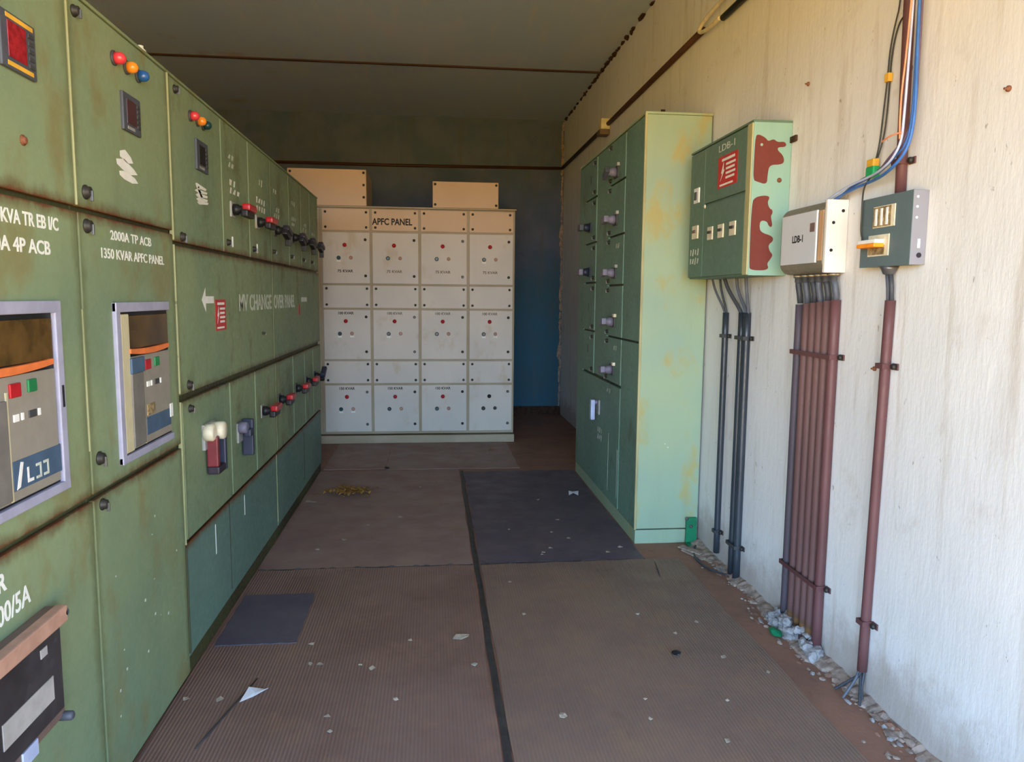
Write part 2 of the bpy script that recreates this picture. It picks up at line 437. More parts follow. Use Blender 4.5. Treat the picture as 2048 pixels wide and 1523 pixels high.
def latch(parent, fr, u, v, n0=0., r=.012, name='latch', a=0.):
    mb = MB()
    mb.lathe(fr, u, v, [(r*1.25, n0-.001), (r*1.25, n0+.004), (r, n0+.006), (r*.95, n0+.014), (r*.6, n0+.016)], 'darksteel', 14)
    f = fr.at(u, v, 0).rot(a)
    mb.box(f, -r*.2, r*.2, -r*1.5, r*.3, n0+.012, n0+.02, 'steel', .001)
    return mb.build(name, parent)

def lamp(parent, fr, u, v, lens, r=.016):
    mb = MB()
    mb.lathe(fr, u, v, [(r*1.25, -.001), (r*1.25, .005), (r*1.02, .007)], 'dark', 18)
    mb.lathe(fr, u, v, [(r, .006), (r, .018), (r*.92, .025), (r*.66, .031), (r*.3, .034), (0, .035)], lens, 18)
    return mb.build('indicator_lamp', parent)

def door(parent, fr, u0, u1, v0, v1, m, n0=-.016, n1=0., bev=.0035):
    return MB().box(fr, u0, u1, v0, v1, n0, n1, m, bev).build('door', parent)

def dmeter(parent, fr, u0, u1, v0, v1, disp, stripes=True):
    w, h = u1-u0, v1-v0
    p = MB().box(fr, u0, u1, v0, v1, -.001, .009, 'dkgrey', .003).build('digital_meter', parent)
    MB().box(fr, u0+w*.18, u1-w*.3, v0+h*.2, v1-h*.16, .0085, .0105, disp, .0008).build('display', p)
    mb = MB()
    for k in range(5): mb.box(fr, u1-w*.24, u1-w*.08, v1-h*(.26+.14*k), v1-h*(.18+.14*k), .0085, .0115, 'dark', .001)
    mb.build('button_strip', p)
    if stripes:
        MB().box(fr, u0+w*.15, u1-w*.08, v1-h*.12, v1-h*.04, .0085, .0098, 'yellow').build('label_strip', p)
        MB().box(fr, u0+w*.15, u1-w*.12, v0+h*.05, v0+h*.13, .0085, .0098, 'yellow').build('label_strip', p)
    else:
        MB().box(fr, u0+w*.2, u0+w*.6, v0+h*.06, v0+h*.14, .0085, .0098, 'grey').build('label_strip', p)
    return p

def rotary(parent, fr, u, v, grip='red', under='black', ang=0., base='grey', L=.115):
    """rotary switch handle: square escutcheon, boss and pistol grip standing off the door"""
    h = MB().box(fr, u-.034, u+.034, v-.034, v+.034, -.001, .008, base, .003).build('rotary_handle', parent)
    mb = MB(); mb.lathe(fr, u, v, [(.026, .007), (.024, .03), (.018, .034), (.018, .05)], under, 16); mb.build('boss', h)
    f = fr.at(u, v, 0).rot(ang)
    mb = MB(); mb.box(f, -.03, L*.9, -.032, .0, .044, .076, under, .008); mb.build('grip_base', h)
    mb = MB(); mb.box(f, -.016, L+.004, -.004, .028, .046, .084, grip, .010); mb.build('grip', h)
    return h

# ---------------------------------------------------------------- room shell
XL, XR, YB, ZC = -.89, 1.52, 8.8, 3.43
struct(MB().wbox(-2.7, 1.9, -.6, 9.1, -.12, 0, 'floor'), 'floor')
struct(MB().wbox(-2.7, 1.9, -.6, 9.1, ZC, ZC+.08, 'ceiling'), 'ceiling')
struct(MB().wbox(XR, XR+.23, -.4, 9.03, 0, ZC, 'wall'), 'wall_right')
struct(MB().wbox(-2.68, -2.45, -.4, 9.03, 0, ZC, 'wall'), 'wall_left')
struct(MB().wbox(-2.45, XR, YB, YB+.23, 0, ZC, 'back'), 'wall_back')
LINTEL = 2.62  # unseen lintel, height set to shape the daylight falling inside
struct(MB().wbox(-2.45, XR, -.4, -.17, LINTEL, ZC, 'wall'), 'wall_front')

mb = MB()                                   # roof sheet laps: narrow rusty battens across the ceiling
mb.wbox(-2.45, XR, 6.88, 6.915, ZC-.012, ZC, 'conduit', .003)
struct(mb, 'trim_1')
mb = MB()                                   # ragged mortar line where the right wall meets the roof sheet
y = 3.9
while y < 8.7:
    l = R_.uniform(.03, .16)
    mb.lump((XR-.004, y+l/2, ZC-.006), R_.uniform(.012, .03), l*.55, R_.uniform(.008, .03), 'rustgap', .35)
    y += l*R_.uniform(.8, 2.4)
struct(mb, 'trim_2')
mb = MB()                                   # broken pale plaster down the back corner
z = 0.
while z < 3.35:
    l = R_.uniform(.05, .2)
    mb.lump((XR-.012-R_.uniform(0, .012), YB-.002, z+l/2), R_.uniform(.012, .03), .008, l*.6, 'mortar', .35)
    z += l*.9
struct(mb, 'trim_3')
struct(MB().wbox(-2.45, XR, YB-.014, YB, 0, .1, 'rustgap', .003), 'baseboard_back')

# ---------------------------------------------------------------- left switchgear line
FL = Fr((XL, 0, 0), (0, 1, 0), (0, 0, 1), (1, 0, 0))          # u = y, v = z, n = out of the panel face
G = .004
TOP = 2.145
def bay_body(root, y0, y1):
    MB().wbox(-1.78, XL-.017, y0+.002, y1-.002, .09, TOP-.004, 'green_body', .003).build('body', root)
    MB().wbox(-1.76, XL-.012, y0+.002, y1-.002, 0, .088, 'green_body', .002).build('plinth', root)
    MB().wbox(-1.79, XL+.003, y0+.0015, y1-.0015, TOP-.006, TOP+.003, 'green_bay', .002).build('top_plate', root)

def acb_window(root, y0, y1, z0, z1, right_bar, full):
    fr_w = .028
    mb = MB()
    mb.box(FL, y0, y0+fr_w, z0, z1, -.001, .012, 'alu', .003)
    mb.box(FL, y0, y1, z1-fr_w, z1, -.001, .0125, 'alu', .003)
    mb.box(FL, y0, y1, z0, z0+fr_w*.8, -.001, .0125, 'alu', .003)
    if right_bar: mb.box(FL, y1-fr_w, y1, z0, z1, -.001, .012, 'alu', .003)
    w = mb.build('window_frame', root)
    if right_bar:
        MB().box(FL, y1-.018, y1-.011, (z0+z1)/2-.026, (z0+z1)/2+.026, .0115, .014, 'black').build('catch', w)
    a, b = y0+fr_w, (y1-fr_w if right_bar else y1+.004)
    c, d = z0+fr_w*.8, z1-fr_w
    W, H = b-a, d-c
    k = MB().box(FL, a, b, c, d, -.001, .0012, 'black').build('air_circuit_breaker', root)
    o = 0. if full else W*.13
    if not full:
        MB().box(FL, a+W*.02, a+o+W*.03, c+.004, d-.006, .001, .009, 'acb_cream', .003).build('housing', k)
    MB().box(FL, a+o, b-.008, c+H*.735, d-.012, .001, .006, 'smoke', .002).build('smoked_window', k)
    mb = MB()                                                  # curved orange band under the window
    for j in range(8):
        t0, t1 = j/8, (j+1)/8
        s0, s1 = .009*(2*t0-1)**2, .009*(2*t1-1)**2
        u0, u1 = a+o+.004+(b-.03-a-o)*t0, a+o+.004+(b-.03-a-o)*t1
        mb.prism(FL, [(u0, c+H*.685+s0), (u1, c+H*.685+s1), (u1, c+H*.728+s1*.5), (u0, c+H*.728+s0*.5)], .001, .014, 'orange')
    mb.build('orange_band', k)
    MB().box(FL, a+o, b-.01, c+.006, c+H*.68, .001, .0075, 'acb_grey', .003).build('fascia', k)
    fx = a + o + (b-a-o)*(.30 if not full else .46)            # cream joint line; left of it the spring lever housing
    MB().box(FL, a+o+.006, fx-.008, c+.012, c+H*.56, .006, .014, 'acb_side', .003).build('charging_lever', k)
    MB().box(FL, fx-.004, fx+.003, c+.008, c+H*.60, .006, .0095, 'acb_cream').build('joint_strip', k)
    if not full:
        MB().box(FL, a+o+.004, fx-.002, c+H*.56, c+H*.67, .006, .0155, 'label_blue', .002).build('blue_cover', k)
    bw = (b-fx)
    MB().box(FL, fx+bw*.05, fx+bw*.24, c+H*.565, c+H*.64, .006, .0125, 'red', .002).build('push_button', k)
    MB().box(FL, fx+bw*.38, fx+bw*.54, c+H*.575, c+H*.645, .006, .0125, 'greenbtn', .002).build('push_button', k)
    for q, (p0, p1) in enumerate(((.1, .19), (.24, .28), (.38, .52), (.56, .6))):
        MB().box(FL, fx+bw*p0, fx+bw*p1, c+H*.435, c+H*.475, .006, .0105, 'white' if q != 2 else 'dark', .001).build('indicator_flag', k)
    return k, a, b, c, d, fx

# ---- bay with the big incomer breaker (nearest)
b1 = thing('switchgear_cabinet', 'tall green switchgear cabinet nearest the camera, red digital meter and 4P ACB lettering', 'electrical cabinet', (-1.33, 1.5, 0), 'green switchgear cabinets along the left wall')
Y0, Y1 = 1.0, 2.01
bay_body(b1, Y0, Y1)
d = door(b1, FL, Y0+G, Y1-G, 1.617, 2.136, 'green_bay')
mb = MB(); bolt(mb, FL, 1.776, 1.73, .008, .009, 'rustbolt'); mb.build('bolt', d)
dmeter(b1, FL, 1.70, 1.838, 1.868, 1.984, 'display')
d = door(b1, FL, Y0+G, Y1-G, .873, 1.604, 'green_bay')
text(d, FL, '0KVA TR EB I/C', 1.652, 1.912, 1.546, 1.577, 'white', .02)
text(d, FL, '00A 4P ACB', 1.618, 1.868, 1.487, 1.519, 'white', .02)
k, a, b, c, dd, fx = acb_window(b1, 1.42, 1.877, .93, 1.382, True, True)
MB().box(FL, fx+.008, b-.006, c+.028, c+.092, .006, .0092, 'label_blue', .001).build('nameplate', k)
mb = MB()                                                      # white emblem strokes on the blue nameplate
e0 = fx+.016
mb.prism(FL, [(e0, c+.03), (e0+.014, c+.034), (e0+.03, c+.085), (e0+.02, c+.087)], .008, .0102, 'white')
mb.prism(FL, [(e0+.044, c+.036), (e0+.05, c+.036), (e0+.05, c+.07), (e0+.044, c+.07)], .008, .0102, 'white')
mb.prism(FL, [(e0+.05, c+.036), (e0+.068, c+.036), (e0+.068, c+.043), (e0+.05, c+.043)], .008, .0102, 'white')
for q in range(2):
    f2 = e0+.08+q*.032
    mb.prism(FL, [(f2, c+.064), (f2+.022, c+.064), (f2+.022, c+.070), (f2, c+.070)], .008, .0102, 'offwhite')
    mb.prism(FL, [(f2, c+.036), (f2+.022, c+.036), (f2+.022, c+.042), (f2, c+.042)], .008, .0102, 'offwhite')
    mb.prism(FL, [(f2+.016, c+.042), (f2+.022, c+.042), (f2+.022, c+.064), (f2+.016, c+.064)], .008, .0102, 'offwhite')
mb.build('emblem', k)
d = door(b1, FL, Y0+G, Y1-G, .022, .857, 'green_bay')
text(d, FL, 'R', 1.572, 1.604, .783, .823, 'white', .03)
text(d, FL, '00/5A', 1.563, 1.69, .712, .757, 'white', .015, skew=.008)
# energy meter behind its own hinged frame
em = MB().box(FL, 1.42, 1.748, .42, .685, -.001, .03, 'brownframe', .004).build('energy_meter', b1)
MB().box(FL, 1.43, 1.742, .652, .69, .025, .052, 'pinkbrown', .004).build('visor', em)
MB().box(FL, 1.435, 1.735, .445, .648, .029, .036, 'glassdark', .003).build('glass', em)
MB().box(FL, 1.49, 1.69, .49, .545, .0355, .0375, 'platelabel').build('nameplate', em)
MB().box(FL, 1.645, 1.672, .605, .625, .0355, .0375, 'platelabel').build('label', em)
MB().box(FL, 1.56, 1.62, .405, .44, .029, .034, 'wire_pale', .001).build('seal_tag', em)
for (u, v) in ((1.752, .672), (1.752, .42), (1.425, .672)):
    mb = MB(); mb.lathe(FL, u-.012, v, [(.011, .02), (.011, .048), (.007, .052)], 'dkgrey', 12); mb.build('screw', em)

# ---- bay with the APFC breaker
b2 = thing('switchgear_cabinet', 'tall green switchgear cabinet lettered 1350 KVAR APFC PANEL, three coloured lamps at top', 'electrical cabinet', (-1.33, 2.36, 0), 'green switchgear cabinets along the left wall')
Y0, Y1 = 2.01, 2.71
bay_body(b2, Y0, Y1)
MB().box(FL, Y0+.001, Y0+.0065, 1.62, 2.14, -.012, .002, 'edge', .0015).build('edge_strip', b2)  # added strip, its pale colour stands for the lit door edge
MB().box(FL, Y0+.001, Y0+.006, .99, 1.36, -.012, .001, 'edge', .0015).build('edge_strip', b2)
d = door(b2, FL, Y0+.008, Y1-G, 1.617, 2.136, 'green_bay')
for u, m in ((2.29, 'redlamp'), (2.377, 'amberlamp'), (2.463, 'bluelamp')): lamp(d, FL, u-.01, 2.055, m, .0165)
latch(d, FL, 2.05, 2.098); latch(d, FL, 2.062, 1.658, r=.015)
mb = MB()                                                      # three slanted white brush strokes
for P in ([(2.296, 1.806), (2.332, 1.815), (2.372, 1.80), (2.388, 1.785), (2.346, 1.778), (2.295, 1.79)],
          [(2.268, 1.779), (2.322, 1.787), (2.392, 1.768), (2.418, 1.756), (2.366, 1.748), (2.308, 1.755), (2.272, 1.765)],
          [(2.285, 1.748), (2.324, 1.754), (2.396, 1.743), (2.42, 1.731), (2.375, 1.725), (2.316, 1.729), (2.288, 1.737)]):
    mb.prism(FL, P, -.0003, .0006, 'white')
mb.build('brush_marks', d)
dmeter(b2, FL, 2.313, 2.442, 1.87, 1.978, 'displaydim', False)
d = door(b2, FL, Y0+.008, Y1-G, .873, 1.604, 'green_bay')
text(d, FL, '2000A TP ACB', 2.203, 2.505, 1.548, 1.575, 'white', .012)
text(d, FL, '1350 KVAR APFC PANEL', 2.14, 2.612, 1.495, 1.523, 'white', .012)
latch(d, FL, 2.058, 1.572, r=.015); latch(d, FL, 2.06, .962, r=.015)
k, a, b, c, dd, fx = acb_window(b2, 2.187, 2.607, .912, 1.375, False, False)
MB().box(FL, fx+.012, b-.02, c+.03, c+.085, .006, .0092, 'label_blue', .001).build('nameplate', k)
MB().box(FL, fx+.02, fx+.085, c+.09, c+.125, .006, .0092, 'brass', .001).build('rating_label', k)
MB().box(FL, b-.03, b-.004, c+.055, c+.1, .009, .0115, 'white', .001).build('paper_tag', k)
d = door(b2, FL, Y0+.008, Y1-G, .022, .857, 'green_bay')
latch(d, FL, 2.063, .835, r=.013)
mb = MB()
for k2 in range(14):
    u, v = R_.uniform(2.1, 2.62), R_.uniform(.2, .7); s = R_.uniform(.002, .006)
    mb.prism(FL, [(u-s, v-s*.6), (u+s*.8, v-s), (u+s, v+s*.7), (u-s*.7, v+s)], -.0003, .0006, 'offwhite')
mb.build('paint_flecks', d)
mb = MB(); mb.lathe(WORLD, XL-.02, 2.545, [(.016, TOP), (.016, TOP+.012), (.009, TOP+.018), (.009, TOP+.026)], 'ivory', 12); mb.build('lifting_stud', b2)

# ---- changeover section, two cabinets
COLS_U = [2.715, 3.34, 3.805, 4.295, 4.82, 5.25, 5.61, 5.99]
def change_unit(root, y0, y1, ucols, near):
    bay_body(root, y0, y1)
    if near:
        for za, zb in ((1.585, 2.14), (1.375, 1.57), (1.05, 1.365), (.5, 1.02), (.09, .49)):
            MB().box(FL, y0+.001, y0+.0075, za, zb, -.012, .003, 'edge' if za > .2 else 'green_body', .0015).build('edge_strip', root)  # pale lengths paint the light along the near door edges
    else:
        MB().box(FL, y0+.001, y0+.007, .1, .49, -.012, -.002, 'edge', .0015).build('edge_strip', root)  # added pale strip, light painted on the cover edge
    doors_u = []; doors_b = []
    for a, b in zip(ucols, ucols[1:]):
        doors_u.append(door(root, FL, a+.008, b-G, 1.582, 2.136, 'green_change'))
        doors_b.append(door(root, FL, a+.010, b-.006, .515, 1.018, 'green_change', -.016, .004))
    dm = door(root, FL, y0+.01, y1-G, 1.043, 1.568, 'green_change')
    MB().box(FL, y0+.01, y1-G, .075, .495, -.016, -.004, 'green_lower', .003).build('kick_panel', root)
    return doors_u, doors_b, dm

b3 = thing('switchgear_cabinet', 'green changeover cabinet with red danger sticker, MV CHANGE lettering and arrow, red rotary handles', 'electrical cabinet', (-1.33, 3.5, 0), 'green switchgear cabinets along the left wall')
du, db, dm = change_unit(b3, 2.71, 4.295, COLS_U[:4], True)
for u, m in ((2.965, 'redlamp'), (3.049, 'amberlamp'), (3.119, 'darklamp')): lamp(du[0], FL, u-.02, 2.052, m, .0165)
latch(du[0], FL, 2.782, 2.104); latch(du[0], FL, 2.798, 1.602, r=.014)
dmeter(b3, FL, 2.985, 3.128, 1.868, 1.982, 'black', False)
mb = MB()
for P in ([(2.982, 1.816), (2.999, 1.819), (3.118, 1.811), (3.106, 1.802), (2.993, 1.802)], [(2.968, 1.788), (2.996, 1.796), (3.126, 1.799), (3.121, 1.791), (3.021, 1.783)],
          [(2.98, 1.774), (3.012, 1.783), (3.13, 1.786), (3.125, 1.777), (3.002, 1.767)], [(2.985, 1.759), (3.019, 1.768), (3.13, 1.772), (3.123, 1.762), (3.009, 1.752)],
          [(2.994, 1.748), (3.026, 1.755), (3.138, 1.761), (3.129, 1.752), (3.016, 1.741)], [(3.0, 1.80), (3.02, 1.81), (3.07, 1.77), (3.05, 1.765)]):
    mb.prism(FL, P, -.0003, .0006, 'white')
mb.build('brush_marks', du[0])
strokes(du[1], FL, 3.45, 3.60, 1.95, 2.02, 2, 'offwhite', 4, n=3)
strokes(du[1], FL, 3.45, 3.64, 1.84, 1.91, 2, 'white', 5, n=3, fill=.9)
strokes(du[2], FL, 3.92, 4.12, 1.95, 2.0, 1, 'offwhite', 6, n=4)
strokes(du[2], FL, 3.95, 4.17, 1.82, 1.90, 2, 'white', 8, n=4, fill=.9)
rotary(b3, FL, 3.49, 1.775); rotary(b3, FL, 3.96, 1.765)
for dd_, u in ((du[1], 3.40), (du[2], 3.87)):
    latch(dd_, FL, u, 1.625, r=.012)
    MB().box(FL, u+.075, u+.085, 1.61, 1.655, -.001, .004, 'white').build('pull_tab', dd_)
latch(dm, FL, 2.81, 1.071, r=.014)
latch(dm, FL, 4.02, 1.20, r=.006)
text(dm, FL, 'MV CHANGE', 3.567, 4.26, 1.322, 1.402, 'offwhite', .02)
mb = MB()
mb.prism(FL, [(3.005, 1.378), (3.055, 1.425), (3.055, 1.392), (3.165, 1.392), (3.165, 1.364), (3.055, 1.364), (3.055, 1.331)], -.0003, .0006, 'white')
mb.build('painted_arrow', dm)
def danger(parent, fr, u0, u1, v0, v1):
    s = MB().box(fr, u0, u1, v0, v1, -.0003, .001, 'sticker').build('danger_sticker', parent)
    w, h = u1-u0, v1-v0; mb = MB()
    mb.prism(fr, [(u0+w*.14, v0+h*.22), (u0+w*.24, v0+h*.46), (u0+w*.17, v0+h*.46), (u0+w*.3, v0+h*.8), (u0+w*.3, v0+h*.56), (u0+w*.36, v0+h*.56)], .0005, .0014, 'white')
    mb.box(fr, u0+w*.2, u0+w*.86, v1-h*.17, v1-h*.09, .0005, .0014, 'white')
    for q in range(4): mb.box(fr, u0+w*.42, u0+w*(.9-.04*(q % 2)), v1-h*(.33+.14*q), v1-h*(.26+.14*q), .0005, .0014, 'white')
    mb.box(fr, u0+w*.12, u0+w*.8, v0+h*.06, v0+h*.12, .0005, .0014, 'white')
    mb.bm.verts.ensure_lookup_table()
    return mb, s
mb, s_ = danger(b3, FL, 3.18, 3.335, 1.25, 1.378); mb.build('sticker_print', s_)
text(db[0], FL, '150A DG I/C', 2.94, 3.20, .93, .972, 'offwhite', .015)
# large moulded-case breaker lever
h = MB().box(FL, 2.93, 3.07, .80, .90, .003, .016, 'grey', .004).build('breaker_lever', b3)
mb = MB(); mb.lathe(FL, 2.95, .868, [(.034, .012), (.034, .04), (.026, .048)], 'ivory', 16); mb.lathe(FL, 3.02, .865, [(.034, .012), (.036, .06), (.03, .068), (0, .07)], 'ivory', 16); mb.build('knob', h)
mb = MB(); mb.box(FL, 2.955, 2.985, .73, .85, .012, .055, 'red_dark', .006); mb.box(FL, 3.045, 3.07, .70, .86, .012, .06, 'navy', .006); mb.box(FL, 2.955, 3.065, .70, .73, .012, .058, 'purpleblack', .006); mb.build('grip', h)
strokes(db[0], FL, 2.93, 3.25, .56, .64, 2, 'offwhite', 12, n=7, fill=.95)
latch(db[0], FL, 2.80, .985, n0=.004, r=.012)
h = MB().box(FL, 3.43, 3.52, .73, .82, .003, .014, 'grey', .004).build('breaker_lever', b3)
mb = MB(); mb.lathe(FL, 3.45, .80, [(.028, .012), (.026, .045), (.02, .05)], 'lilac', 14); mb.build('knob', h)
mb = MB(); mb.box(FL, 3.50, 3.53, .66, .83, .01, .06, 'navy', .006); mb.box(FL, 3.45, 3.52, .755, .79, .03, .062, 'navy', .006); mb.build('grip', h)
strokes(db[1], FL, 3.46, 3.72, .53, .63, 3, 'offwhite', 13, n=6, fill=.9)
strokes(db[1], FL, 3.45, 3.56, .93, .975, 1, 'offwhite', 14, n=2, fill=1)
rotary(b3, FL, 3.95, .80)
kick = [o for o in b3.children if o.name.startswith('kick_panel')][0]
MB().box(FL, 3.085, 3.093, .335, .46, -.0045, -.003, 'white').build('paint_drip', kick)
MB().box(FL, 3.56, 3.567, .36, .455, -.0045, -.003, 'white').build('paint_drip', kick)
mb = MB(); mb.box(FL, 3.30, 3.306, .1, .49, -.0042, -.0034, 'rustgap'); mb.build('seam', kick)

b4 = thing('switchgear_cabinet', 'farthest green switchgear cabinet beside the cream panel, OVER PANEL lettering, row of small dark handles', 'electrical cabinet', (-1.33, 5.14, 0), 'green switchgear cabinets along the left wall')
du, db, dm = change_unit(b4, 4.295, 6.0, COLS_U[3:], False)
for q, u in enumerate((4.82-.4, 5.25-.3, 5.61-.26, 5.99-.27)):
    rotary(b4, FL, u-.03, 1.762, 'purpleblack', 'black', -.25, 'dark', .1)
    mb = MB(); mb.box(FL, u+.03, u+.055, 1.68, 1.76, .045, .075, 'black', .004); mb.build('padlock_bar', [o for o in b4.children if o.name.startswith('rotary_handle')][-1])
    strokes(du[q], FL, u-.04, u+.12, 1.83, 1.90, 2, 'offwhite', 20+q, n=3, fill=.8)
    if q < 2: strokes(du[q], FL, u-.05, u+.1, 1.96, 2.0, 1, 'offwhite', 30+q, n=3, fill=.7)
    rotary(b4, FL, u-.04, .80, 'red' if q < 3 else 'navy', 'black', 0. if q < 3 else .4, 'dark', .1)
    latch(du[q], FL, COLS_U[3+q]+.05, 1.64, r=.01)
strokes(db[0], FL, 4.5, 4.75, .56, .70, 3, 'offwhite', 41, n=5, fill=.9)
text(dm, FL, 'OVER PANEL', 4.325, 4.96, 1.322, 1.402, 'offwhite', .02)
MB().box(FL, 5.20, 5.42, 1.355, 1.385, -.0003, .0006, 'white').build('painted_dash', dm)
MB().box(FL, 5.08, 5.14, 1.27, 1.34, -.0003, .0006, 'sticker').build('sticker', dm)
kick = [o for o in b4.children if o.name.startswith('kick_panel')][0]
mb = MB(); mb.box(FL, 5.2, 5.21, .12, .46, -.0042, -.0034, 'rustgap'); mb.build('seam', kick)

# ---------------------------------------------------------------- APFC capacitor panel
FA = Fr((0, 7.12, 0), (1, 0, 0), (0, 0, 1), (0, -1, 0))
ap = thing('capacitor_panel', 'large cream panel lettered APFC PANEL across the end of the aisle', 'electrical cabinet', (-.13, 7.57, 0))
MB().wbox(-1.5, .772, 7.135, 7.98, .085, 2.205, 'cream_frame', .004).build('body', ap)
MB().wbox(-1.5, .778, 7.10, 7.98, 0, .075, 'cream_frame', .004).build('plinth', ap)
MB().wbox(-1.51, .782, 7.105, 7.99, 2.205, 2.22, 'cream_frame', .004).build('top_plate', ap)
cx = [-1.03, -.575, -.126, .328, .765]
rows = [(1.995, 2.198, 0), (1.508, 1.985, 1), (1.282, 1.498, 0), (.80, 1.272, 2), (.572, .79, 0), (.108, .562, 3)]
MB().box(FA, -1.5, -1.04, .1, 2.2, -.012, .001, 'cream_frame', .003).build('filler_strip', ap)
for (z0, z1, kind) in rows:
    for q in range(4):
        x0, x1 = cx[q]+.012, cx[q+1]-.012
        w = x1-x0
        if kind == 0:
            d = MB().box(FA, x0, x1, z0+.004, z1-.004, -.0145, 0, 'cream' if z0 < 1.9 else 'box_peach', .003).build('cover_plate', ap)
            for uu in (x0+.03, x1-.03):
                for vv in (z0+.033, z1-.033):
                    mb = MB(); bolt(mb, FA, uu, vv, .008, .006, 'darksteel'); mb.build('screw', d)
            if q == 1 and z0 > 1.9: text(d, FA, 'APFC PANEL', x0+.0, x1-.055, 2.052, 2.115, 'ink', .03)
            continue
        d = MB().box(FA, x0, x1, z0+.004, z1-.004, -.0145, .004, 'cream', .004).build('door', ap)
        mid = x0+w*.47
        zt = {1: z1-.12, 2: z1-.11, 3: z1-.115}[kind]
        last = kind == 3 and q == 3
        lamp_ = MB(); lamp_.lathe(FA, mid, zt, [(.019, .003), (.019, .01), (.014, .02), (0, .024)], 'red' if not last else 'black', 14); lamp_.build('indicator_lamp' if not last else 'blank_plug', d)
        zb = zt-.118
        mb = MB(); mb.lathe(FA, mid-.056, zb, [(.019, .003), (.019, .008), (.014, .01), (.013, .016)], 'darklamp' if not last else 'black', 14); mb.build('push_button', d)
        mb = MB(); mb.lathe(FA, mid+.056, zb+.002, [(.017, .003), (.017, .008), (.013, .01), (.012, .016)], 'pinkbrown' if not last else 'black', 14); mb.build('push_button', d)
        if (kind, q) in ((1, 0), (1, 3), (2, 0), (2, 1), (2, 3), (3, 0)):
            MB().box(FA, mid-.074, mid-.038, zb-.036, zb-.021, .0035, .0055, 'white').build('tag', d)
        if (kind, q) in ((2, 0), (2, 3), (3, 0)):
            MB().box(FA, mid+.038, mid+.076, zb-.034, zb-.02, .0035, .0055, 'white').build('tag', d)
        for vv in (z1-.07, z0+.075):
            mb = MB(); bolt(mb, FA, x1-.04, vv, .009, .01, 'darksteel' if (q+kind) % 3 else 'steel', .003); mb.build('lock_screw', d)
        if not last:
            FA4 = FA.at(0, 0, .004)
            s = {1: '75 KVAR', 2: '100 KVAR', 3: '150 KVAR'}[kind]
            zz = z0+.105 if kind == 1 else z1-.048
            text(d, FA4, s, mid-.068, mid+.075, zz, zz+.026, 'ink' if q == 0 or kind == 3 else 'inkfade', .03)
cb = thing('cable_box', 'taller cream sheet-metal box on top of the APFC panel, left one', 'cable box', (-.965, 7.4, 2.22), 'cream boxes on top of the APFC panel')
MB().wbox(-1.32, -.61, 7.125, 7.75, 2.22, 2.55, 'box_peach', .005).build('body', cb)
MB().box(FA, -1.318, -.612, 2.222, 2.548, -.006, .002, 'box_peach', .003).build('front_plate', cb)
for (u, v) in ((-1.295, 2.52), (-.635, 2.52), (-.635, 2.41), (-.635, 2.30)):
    mb = MB(); bolt(mb, FA, u, v, .008, .006, 'darksteel', .002); mb.build('screw', cb)
cb = thing('cable_box', 'lower cream sheet-metal box on top of the APFC panel, toward its right end', 'cable box', (.304, 7.4, 2.22), 'cream boxes on top of the APFC panel')
MB().wbox(-.004, .612, 7.125, 7.7, 2.22, 2.462, 'box_peach', .005).build('body', cb)
MB().box(FA, -.002, .61, 2.222, 2.46, -.006, .002, 'box_peach', .003).build('front_plate', cb)
for (u, v) in ((.02, 2.435), (.59, 2.435), (.59, 2.25), (.02, 2.25)):
    mb = MB(); bolt(mb, FA, u, v, .008, .006, 'darksteel', .002); mb.build('screw', cb)

# ---------------------------------------------------------------- right feeder cabinet
XC = 1.14
FR = Fr((XC, 0, 0), (0, -1, 0), (0, 0, 1), (-1, 0, 0))        # u = -y
FN = Fr((0, 4.04, 0), (1, 0, 0), (0, 0, 1), (0, -1, 0))        # near side face, u = x
fc = thing('feeder_cabinet', 'tall pale green feeder cabinet standing against the right wall with knob handles', 'electrical cabinet', (1.32, 4.95, 0))
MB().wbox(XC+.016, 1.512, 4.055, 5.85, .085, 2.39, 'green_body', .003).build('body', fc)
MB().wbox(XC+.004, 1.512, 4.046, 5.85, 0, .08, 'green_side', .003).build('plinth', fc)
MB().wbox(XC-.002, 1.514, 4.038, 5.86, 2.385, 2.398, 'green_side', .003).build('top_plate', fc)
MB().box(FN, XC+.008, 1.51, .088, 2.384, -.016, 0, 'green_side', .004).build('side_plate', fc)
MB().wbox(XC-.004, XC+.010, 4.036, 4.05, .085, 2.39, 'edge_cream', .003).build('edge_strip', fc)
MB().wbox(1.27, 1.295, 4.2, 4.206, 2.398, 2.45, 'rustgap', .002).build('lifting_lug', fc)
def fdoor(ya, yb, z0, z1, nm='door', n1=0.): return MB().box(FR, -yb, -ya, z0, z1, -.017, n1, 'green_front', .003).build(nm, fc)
fdoor(4.062, 4.436, 1.158, 2.378, 'cable_cover'); fdoor(4.062, 4.436, .088, 1.146, 'cable_cover')
fdoor(4.856, 5.215, .866, 2.378, 'cable_cover', -.002)
fdoor(5.63, 5.845, .088, 2.378, 'cable_cover', -.002)
zr = [2.38, 2.112, 1.787, 1.479, 1.152, .858]
hz = [2.175, 1.885, 1.556, 1.25, .945]
